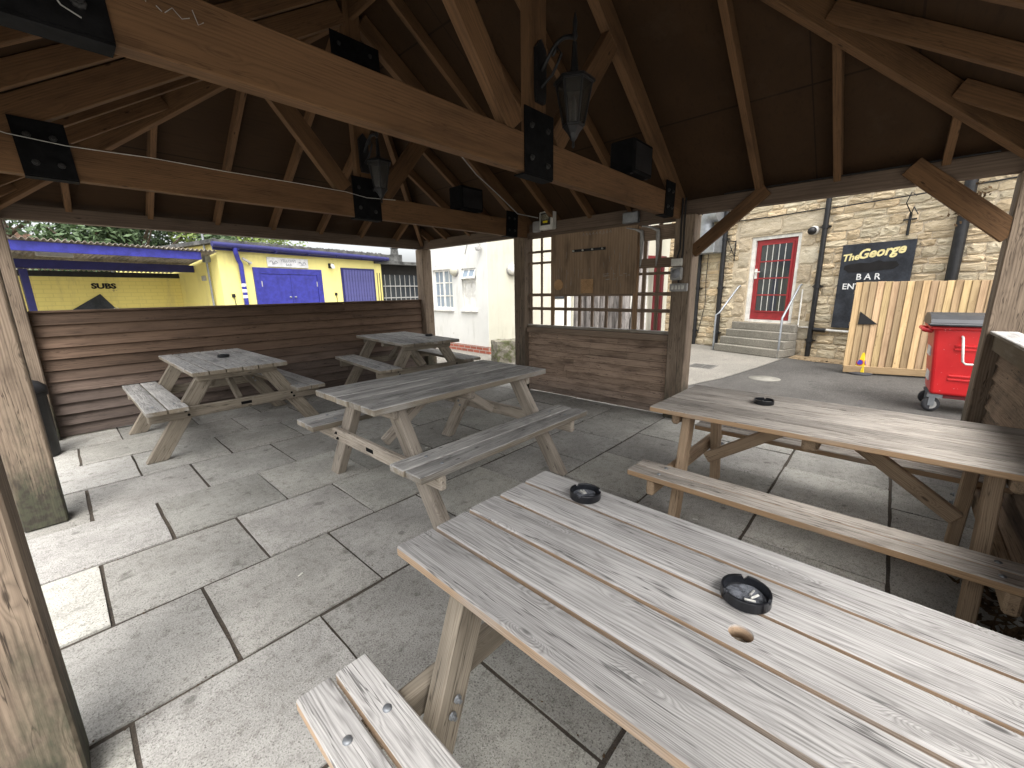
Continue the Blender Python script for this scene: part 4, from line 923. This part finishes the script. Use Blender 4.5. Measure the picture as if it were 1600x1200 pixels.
for zc in (1.62, 1.50, 1.38, 1.18): q = MB(); q.lathe([(.0465, -.03), (.0465, .03)], 12, T(.40, -.07, zc)); q.build("white_band", M_WPAINT, dp, MY)
dfm = MB(); dfm.box((.66, -.035, 0), (.80, -.003, 2.0)); dfm.box((2.20, -.035, 0), (2.34, -.003, 2.0)); dfm.box((.801, -.035, 1.87), (2.199, -.003, 2.0)); dfm.build("door_frame", M_BLUE, YB_, MY)
for a, b in ((.803, 1.497), (1.503, 2.197)):
    d_ = bx("door", (a, -.024, .02), (b, -.002, 1.867), M_BLUE, YB_, MY)
    hx = b-.06 if a < 1 else a+.06
    q = MB(); q.lathe([(.018, 0), (.012, .01), (.022, .035), (0, .045)], 10, frame((hx, -.0242, 1.35), (1, 0, 0), (0, -1, 0))); q.build("knob", M_GALV, d_, MY)
    for zc in (.3, 1.1, 1.65): q = MB(); hx2 = a+.012 if a < 1 else b-.012; q.box((hx2-.01, -.031, zc-.06), (hx2+.01, -.0245, zc+.06)); q.build("hinge", M_GPLAS, d_, MY)
sh = MB(); sh.box((2.94, -.03, 0), (4.07, -.003, 2.08)); shp = sh.build("shutter", M_DKBLUE, YB_, MY)
for k in range(11): bx("slat", (2.99+k*.093, -.050, .03), (3.07+k*.093, -.031, 2.03), M_GATE, shp, MY)
for k in range(3): q = MB(); q.tube([(4.14+k*.09, -.06, 0), (4.14+k*.09, -.06, 1.98)], .010, 6); q.build("railing_bar", M_BLACK, YB_, MY)
for x in (.19, 2.72):
    q = MB(); q.box((x-.03, -.03, 1.37), (x+.03, -.002, 1.44)); q.tube([(x+.01, -.015, 1.37), (x+.04, -.015, 1.0)], .007, 5); q.build("wall_socket", M_BLACK, YB_, MY)
BS = thing("bar_sign", M=MY @ T(1.5, -.02, 2.03), label="pale rectangular name sign above the blue double doors", cat="sign")
bx("panel", (1.0, -.028, 2.025), (2.0, -.003, 2.235), M_PANEL, BS, MY)
MT_ = MY @ T(0, -.0295, 0) @ Matrix.Rotation(R(90), 4, 'X')
text("lettering", "YELLOWS", M_PGREY, BS, MT_ @ T(1.5, 2.165, 0), .085, 0, .001); text("lettering", "BAR", M_PGREY, BS, MT_ @ T(1.5, 2.08, 0), .08, 0, .001)
for x in (1.15, 1.85):
    q = MB(); pts = [(x-.09+.18*k/8, -.032, 2.13+.03*math.sin(k*1.3)) for k in range(9)]; q.tube(pts, .006, 5); q.tube([(x-.05, -.032, 2.08), (x+.06, -.032, 2.10)], .005, 5); q.build("printed_flourish", M_PGREY, BS, MY)
t = thing("security_camera", M=MY @ T(2.6, -.1, 2.1), label="white bullet security camera beside the blue double doors", cat="camera")
q = MB(); q.box((2.58, -.02, 2.05), (2.74, -.002, 2.17)); q.build("base", M_BLACK, t, MY)
q = MB(); q.tube([(2.66, -.02, 2.11), (2.62, -.10, 2.12), (2.54, -.24, 2.07)], .04, 10, [.02, .045, .045]); q.build("body", M_WPLAS, t, MY)
t = thing("floodlight", M=MY @ T(.5, -.1, 2.1), label="slim grey floodlight between the blue downpipe and the double doors", cat="floodlight")
q = MB(); q.tube([(.62, -.003, 2.05), (.56, -.08, 2.10)], .018, 6); q.box((-.10, -.02, -.02), (.10, .02, .02), T(.52, -.10, 2.12) @ Matrix.Rotation(R(28), 4, 'Y')); q.build("lamp_head", M_GPLAS, t, MY)
q = MB(); q.tube([(-.05, .32, 0), (-.05, .32, 2.78)], .022, 8); q.box((-.10, .26, 2.08), (.0, .38, 2.22)); o = q.build("metal_pole", M_GALV, None, MY); tag(o, "galvanised pole at the corner of the yellow building and canopy", "pole")
o = bx("junction_box", (-.035, .55, 1.72), (-.002, .68, 1.82), M_GPLAS, None, MY); tag(o, "small grey junction box on the yellow side wall under the canopy", "junction box")
# back wall and canopy
WS = 1.72
SW = thing("yellow_back_wall", M=MY @ T(-1.2, WS, 0), label="yellow painted brick wall under the corrugated canopy", cat="wall")
q = MB(); q.box((-4.6, WS, 0), (-.003, WS+.2, 1.80)); q.build("brickwork", M_YELB, SW, MY)
text("lettering", "SUBS", M_INK, SW, MY @ T(-1.30, WS-.004, 1.625) @ Matrix.Rotation(R(90), 4, 'X'), .135, 0, .007, sx=1.25)
q = MB(); Mb = MY @ T(-1.385, WS-.03, 1.475) @ Matrix.Rotation(R(-33), 4, 'Y'); bb = MB(); bb.box((-.62, 0, -.85), (.0, .026, .0), Matrix.Rotation(R(0), 4, 'Y'))
DB = thing("tilted_blackboard", M=Mb, label="blackboard hung corner-up on the yellow back wall", cat="blackboard")
Vd = [(-1.385, 1.478), (-1.95, 1.105), (-1.50, .43), (-.945, .80)]
q = MB(); q.prism(Vd, 0, .02, MY @ T(0, WS-.002, 0) @ Matrix.Rotation(R(90), 4, 'X')); q.build("slate", M_SIGN, DB)
q = MB()
for a, b in (((-1.22, 1.20), (-1.10, 1.08)), ((-1.19, 1.22), (-1.07, 1.10)), ((-1.22, 1.20), (-1.30, 1.10)), ((-1.16, 1.15), (-1.24, 1.05))): q.tube([(a[0], WS-.0235, a[1]), (b[0], WS-.0235, b[1])], .004, 4)
q.build("chalk_lines", M_CHALK, DB, MY)
CN = thing("canopy", M=MY @ T(-1.5, .8, 2), label="corrugated lean-to canopy with a bright blue front board", cat="canopy")
def corr(x0, x1, y0, y1, z0, z1, pitch=.075, amp=.018):
    q = MB(); n = int((x1-x0)/pitch*6); V = []
    for i in range(n+1):
        x = x0+(x1-x0)*i/n; dz = amp*math.sin(2*math.pi*(x-x0)/pitch)
        V += [(x, y0, z0+dz), (x, y1, z1+dz), (x, y0, z0+dz+.008), (x, y1, z1+dz+.008)]
    Fc = []
    for i in range(n):
        a, b = i*4, (i+1)*4; Fc += [(a, b, b+1, a+1), (a+2, a+3, b+3, b+2), (a, a+2, b+2, b), (a+1, b+1, b+3, a+3)]
    return q.add(V, Fc)
corr(-4.6, -.03, -.10, WS+.25, 2.275, 1.93).build("corrugated_sheet", M_CORR, CN, MY)
bx("front_board", (-4.6, -.04, 2.10), (-.30, -.005, 2.245), M_BLUE, CN, MY)
bx("purlin", (-4.6, .95, 1.90), (-.02, 1.0, 2.045), M_DKBLUE, CN, MY)
bx("wall_beam", (-4.6, WS-.07, 1.80), (-.02, WS-.01, 1.90), M_BLACK, CN, MY)
bx("canopy_post", (-2.53, .92, 0), (-2.44, 1.0, 1.89), M_DKBLUE, CN, MY); bx("canopy_post", (-4.5, .0, 0), (-4.4, .09, 2.1), M_DKBLUE, CN, MY)
q = MB(); q.box((-2.42, .3, 2.06), (-2.02, .42, 2.13)); q.tube([(-2.22, .36, 2.12), (-2.22, .36, 2.2)], .01, 6); o = q.build("strip_light", M_GPLAS, None, MY); tag(o, "grey strip light hung under the canopy sheet", "light fitting")
# dark lean-to with barred window right of the yellow building
MD = frame((6.55, 11.45, 0), (math.cos(R(5)), math.sin(R(5)), 0))
DS = thing("dark_lean_to", M=MD, label="dark lean-to shed with a white barred window between yellow and white buildings", cat="shed")
q = MB(); q.box((.0, .0, 0), (3.4, 1.5, 2.22)); q.build("wall", M_SHED, DS, MD)
q = MB(); q.box((-.15, -.35, 2.24), (3.5, 1.6, 2.33)); q.build("flat_roof", M_FELT, DS, MD)
wn = MB(); wn.box((.15, -.03, .9), (3.0, -.003, 1.95)); wnd = wn.build("window", M_PANE, DS, MD)
for k in range(16): bx("bar", (.16+k*.187, -.055, .9), (.18+k*.187, -.032, 1.95), M_GPLAS, wnd, MD, .002)
for zc in (1.25, 1.6): bx("bar", (.15, -.062, zc), (3.0, -.056, zc+.03), M_GPLAS, wnd, MD, .001)
q = MB(); q.box((1.15, .5, 2.33), (1.5, .8, 2.62)); q.lathe([(.13, 2.62), (.11, 2.8), (.14, 2.82)], 10, T(1.32, .65, 0), False); q.build("flue", M_FELT, DS, MD)

# ------------------------------------------------------------------ white building
MW = frame((6.54, 6.65, 0), (-.0632, -.998, 0)); MC = frame((6.54, 6.65, 0), (.958, -.2868, 0))
WB = thing("white_building", M=MW, label="white rendered building with small-paned windows beyond the far corner table", cat="building")
def wall_open(L0, L1, H_, th, holes, M_, mat, name="wall"):
    xs = sorted({L0, L1, *[h[0] for h in holes], *[h[1] for h in holes]}); q = MB()
    for a, b in zip(xs, xs[1:]):
        hh = [h for h in holes if h[0] <= a and h[1] >= b]
        z = .17
        for h in sorted(hh, key=lambda t_: t_[2]): q.box((a, 0, z), (b, th, h[2])); z = h[3]
        q.box((a, 0, z), (b, th, H_))
    return q.build(name, mat, WB, M_)
H1 = (-2.13, -1.30, 1.0, 1.95); H2 = (-.92, -.40, 1.0, 1.93)
wall_open(-2.45, 0, 4.2, .25, [H1, H2], MW, M_WHT)
q = MB(); q.box((-2.45, -.012, -.05), (.004, .25, .168)); q.build("brick_plinth", M_BRICK, WB, MW)
DOORX = (1.75, 2.45)
wall_open(.252, 5.6, 4.2, .25, [(1.72, 2.42, .171, 2.02)], MC, M_CREAM)
q = MB(); q.box((.004, -.012, -.05), (5.6, .25, .168)); q.build("brick_plinth", M_BRICK, WB, MC)
q = MB(); q.box((.002, .001, .17), (.2515, .25, 4.2)); q.build("corner_wall", M_CREAM, WB, MC)
def window(h, M_, cols, rws, curtain=True, vent=None):
    a, b, z0, z1 = h; f = MB(); t_ = .045
    f.box((a, .05, z0), (a+t_, .11, z1)); f.box((b-t_, .05, z0), (b, .11, z1)); f.box((a+t_, .05, z0), (b-t_, .11, z0+t_)); f.box((a+t_, .05, z1-t_), (b-t_, .11, z1))
    mid = (a+b)/2
    if cols > 2: f.box((mid-.025, .048, z0+t_), (mid+.025, .112, z1-t_))
    w_ = f.build("window", M_WPAINT, WB, M_)
    for i in range(1, cols):
        xx = a+(b-a)*i/cols
        if abs(xx-mid) > .03 or cols <= 2: g = MB(); g.box((xx-.012, .062, z0+t_), (xx+.012, .098, z1-t_)); g.build("glazing_bar", M_WPAINT, w_, M_)
    for i in range(1, rws):
        zz_ = z0+(z1-z0)*i/rws; g = MB(); g.box((a+t_, .064, zz_-.012), (b-t_, .096, zz_+.012)); g.build("glazing_bar", M_WPAINT, w_, M_)
    for i in range(cols):
        for j in range(rws):
            xa, xb = a+(b-a)*i/cols+.014, a+(b-a)*(i+1)/cols-.014; za, zb_ = z0+(z1-z0)*j/rws+.014, z0+(z1-z0)*(j+1)/rws-.014
            g = MB(); g.box((xa, .076, za), (xb, .082, zb_)); g.build("pane", M_PANEB if curtain else M_WPAINT, w_, M_)
    s = MB(); s.box((a-.04, -.05, z0-.05), (b+.04, .05, z0-.002)); s.build("sill", M_WPAINT, w_, M_)
window(H1, MW, 4, 3); window((H2[0], H2[1], H2[2], 1.66), MW, 2, 2, False)
bx("transom", (H2[0], .04, 1.661), (H2[1], .11, 1.70), M_WPAINT, WB, MW)
Mv = MW @ T(0, .05, 1.92) @ Matrix.Rotation(R(-22), 4, 'X')
v_ = MB(); v_.box((H2[0]+.02, -.02, -.235), (H2[0]+.055, .02, -.0)); v_.box((H2[1]-.055, -.02, -.235), (H2[1]-.02, .02, 0)); v_.box((H2[0]+.055, -.02, -.235), (H2[1]-.055, .02, -.2)); v_.box((H2[0]+.055, -.02, -.035), (H2[1]-.055, .02, 0)); v_.box((-.675, -.015, -.2), (-.645, .015, -.035))
vo = v_.build("open_vent", M_WPAINT, WB, Mv)
for a, b in ((H2[0]+.055, -.675), (-.645, H2[1]-.055)): g = MB(); g.box((a, -.004, -.2), (b, .004, -.035)); g.build("pane", M_PANEB, vo, Mv)
q = MB(); q.box((H2[0], .12, 1.0), (H2[1], .14, 1.93)); q.box((H1[0], .13, 1.0), (H1[1], .15, 1.95)); q.build("curtain", M_CURT, WB, MW)
dq = MB(); dq.box((1.72, .08, .172), (2.42, .13, 2.02)); do_ = dq.build("door", M_WPAINT, WB, MC)
q = MB(); q.box((1.86, .070, 1.2), (2.28, .0795, 1.85)); q.build("pane", M_PANE, do_, MC)
# recessed red entrance at the far end
q = MB(); q.box((5.6, .0, -.05), (7.6, .25, 4.2)); q.build("wall", M_CREAM, WB, MC)
ent = bx("entrance_door", (4.46, -.05, .175), (4.98, -.004, 2.0), M_SHED, WB, MC)
for x in (4.40, 4.985): bx("entrance_frame", (x, -.07, .175), (x+.055, -.051, 2.05), M_WPAINT, WB, MC)
bx("entrance_frame", (4.40, -.07, 2.051), (5.04, -.051, 2.12), M_WPAINT, WB, MC)
for x in (5.10, 5.33): bx("red_column", (x, -.30, .0), (x+.09, -.2, 2.05), M_MAROON, WB, MC)
bx("red_beam", (4.35, -.32, 2.13), (5.45, -.18, 2.28), M_MAROON, WB, MC)
q = MB(); q.box((4.50, -.062, 1.15), (4.72, -.0505, 1.85)); q.build("poster", M_SIGN, ent, MC)
for k in range(5): q = MB(); q.tube([(4.52, -.064, 1.25+k*.12), (4.6, -.064, 1.29+k*.12), (4.70, -.064, 1.23+k*.12)], .012, 4); q.build("poster_print", M_CHALK if k > 1 else M_REDS, ent, MC)
bx("notice_board", (4.50, -.062, .75), (4.95, -.0505, 1.0), M_WPAINT, ent, MC)
# lamps on the white building
for M_, x, z, lb in ((MW, -1.15, 1.90, "round cream bulkhead lamp between the white building's windows"), (MC, .62, 1.88, "round white bulkhead lamp on the cream wall beside the post")):
    t = thing("bulkhead_lamp", M=M_ @ T(x, 0, z), label=lb, cat="wall lamp", group="round bulkhead lamps on the white building")
    q = MB(); q.lathe([(.135, 0), (.135, .03), (.12, .04)], 22, M_ @ frame((x, -.002, z), (1, 0, 0), (0, -1, 0))); q.build("base", M_GPLAS, t)
    q = MB(); q.lathe([(.118, .0), (.11, .045), (.075, .075), (.03, .088), (0, .09)], 22, M_ @ frame((x, -.043, z), (1, 0, 0), (0, -1, 0))); q.build("glass_dome", M_WPLAS if M_ is MC else M_CREAM, t)
t = thing("floodlight", M=MW @ T(-.1, -.1, 2.3), label="small floodlight with looping cable above the white building's windows", cat="floodlight")
q = MB(); q.tube([(-.22, -.01, 2.6), (-.2, -.05, 2.42), (-.18, -.07, 2.36)], .016, 6); q.lathe([(.05, 0), (.075, .07), (.0, .07)], 12, T(-.17, -.10, 2.28)); q.tube([(-.75, -.012, 2.25), (-.66, -.012, 2.45), (-.5, -.012, 2.55), (-.22, -.012, 2.62)], .007, 5); q.build("lamp_head", M_GPLAS, t, MW)
# mossy boulder
bm = bmesh.new(); bmesh.ops.create_cube(bm, size=1); bmesh.ops.subdivide_edges(bm, edges=bm.edges[:], cuts=7, use_grid_fill=True)
for v in bm.verts:
    p = v.co.copy(); s_ = p.normalized()*.5; p = p.lerp(s_, .22); p += p.normalized()*(noise.noise(p*4)*.05+noise.noise(p*11)*.03); v.co = (p.x*.62, p.y*.46, (p.z+.47)*.47)
me = bpy.data.meshes.new("stone_block"); bm.to_mesh(me); bm.free(); me.materials.append(M_BOUL)
o = bpy.data.objects.new("stone_block", me); link(o, None, T(6.15, 5.72, -.01) @ RZ(-.5)); tag(o, "low mossy grey stone block beside the shelter post in front of the cream wall", "stone block")

# ------------------------------------------------------------------ gnarled trunk behind the trellis
def trunk_mesh(base, h, r, seed, lean=(0, 0)):
    rr = random.Random(seed); q = MB(); n = 30; K = 26; V = []
    for k in range(K+1):
        u = k/K; z = h*u; R_ = r*(1.25-.45*u+.25*math.exp(-u*9))
        for i in range(n):
            a = 2*math.pi*i/n
            fl_ = 1+.20*math.sin(a*4+seed+u*2.2)+.10*math.sin(a*9+seed*2-u*1.5)+.12*noise.noise(Vector((math.cos(a)*1.5+seed, math.sin(a)*1.5, z*1.1)))
            V.append((base[0]+lean[0]*u+R_*fl_*math.cos(a), base[1]+lean[1]*u+R_*fl_*math.sin(a), base[2]+z))
    Fc = [(k*n+i, k*n+(i+1) % n, (k+1)*n+(i+1) % n, (k+1)*n+i) for k in range(K) for i in range(n)]
    q.add(V, Fc, True); q.add(V[-n:], [tuple(range(n))]); return q
def rot_grain(q):      # mesh authored upright -> local X along the stem
    q.v = [(z, -y, x) if False else (z, y, -x) for x, y, z in q.v]; return q
OT = thing("old_tree", (5.75, 3.33, 0), "gnarled grey tree with several twisted trunks close behind the trellis", "tree")
for k, (dx, dy, r_, ln) in enumerate(((-.05, .36, .085, (.03, .06)), (.0, .13, .115, (0, .02)), (.05, -.10, .12, (0, -.02)), (.0, -.32, .095, (.03, -.05)), (.12, -.48, .07, (.05, -.12)))):
    q = rot_grain(trunk_mesh((0, 0, 0), 3.2, r_, k+1, ln)); Mt = T(5.75+dx, 3.33+dy, -.03) @ Matrix.Rotation(R(-90), 4, 'Y'); q.build("trunk", M_BARK, OT, Mt)
def leaves(c, rad, n, size, mat, parent, seed, name="crown"):
    rr = random.Random(seed); q = MB(); cl = [(Vector((rr.gauss(0, .5), rr.gauss(0, .5), rr.gauss(0, .45))), rr.uniform(.22, .5)) for _ in range(26)]
    for k in range(n):
        cc, cr = rr.choice(cl); d = Vector((rr.gauss(0, 1), rr.gauss(0, 1), rr.gauss(0, 1))).normalized()*cr*(rr.random()**.4)
        p = Vector(((cc.x+d.x)*rad[0], (cc.y+d.y)*rad[1], (cc.z+d.z)*rad[2]))+Vector(c)
        a = Vector((rr.gauss(0, 1), rr.gauss(0, 1), rr.gauss(0, 1))).normalized(); b = a.orthogonal().normalized(); s_ = size*rr.uniform(.6, 1.4)
        q.add([p-a*s_, p+b*s_*.45, p+a*s_, p-b*s_*.45], [(0, 1, 2, 3)])
    return q.build(name, mat, parent)
leaves((5.9, 3.3, 3.7), (1.0, 1.0, .7), 2200, .06, M_LEAF, OT, 5)
def tree(x, y, h, rad, zc, n, size, mat, label, seed):
    t = thing("tree", (x, y, 0), label, "tree", "trees beyond the canopy"); q = MB(); rr = random.Random(seed)
    q.tube([(x, y, 0), (x+.1, y, h*.4), (x-.05, y+.05, h*.8)], .2, 10, [.26, .18, .06])
    for k in range(9):
        a = rr.uniform(0, 6.28); z0 = h*rr.uniform(.3, .65); q.tube([(x, y, z0), (x+rad[0]*.35*math.cos(a), y+rad[1]*.35*math.sin(a), z0+h*.12), (x+rad[0]*.7*math.cos(a), y+rad[1]*.7*math.sin(a), z0+h*.28)], .05, 6, [.08, .05, .015])
    q.build("trunk", M_TRUNK, t); leaves((x, y, zc), rad, n, size, mat, t, seed)
tree(1.9, 17.4, 5.0, (2.3, 2.0, 1.75), 3.6, 15000, .085, M_LEAF, "dark evergreen tree rising behind the corrugated canopy", 21)
tree(5.0, 19.0, 4.6, (1.9, 1.7, 1.3), 3.35, 8000, .085, M_LEAF2, "light green tree behind the corner of the yellow roof", 22)
tree(-.6, 23, 5.6, (2.4, 2.2, 1.5), 4.5, 3000, .085, M_LEAF, "thin-leaved tree against the pale sky behind the canopy", 23)
# house roof far behind the canopy
MH = frame((-4.2, 21.0, 0), (1, .1, 0)); HS = thing("distant_house", M=MH, label="house with a brown tiled roof far behind the canopy", cat="house")
q = MB(); q.box((0, 0, 0), (5.4, 6, 2.6)); q.build("wall", M_CREAM, HS, MH)
q = MB(); q.add([(-.3, -.4, 2.6), (5.7, -.4, 2.6), (5.7, 6.4, 2.6), (-.3, 6.4, 2.6), (1.6, 3, 4.15), (3.8, 3, 4.15)], [(0, 1, 5, 4), (1, 2, 5), (2, 3, 4, 5), (3, 0, 4), (3, 2, 1, 0)]); q.build("roof", M_RTILE, HS, MH)
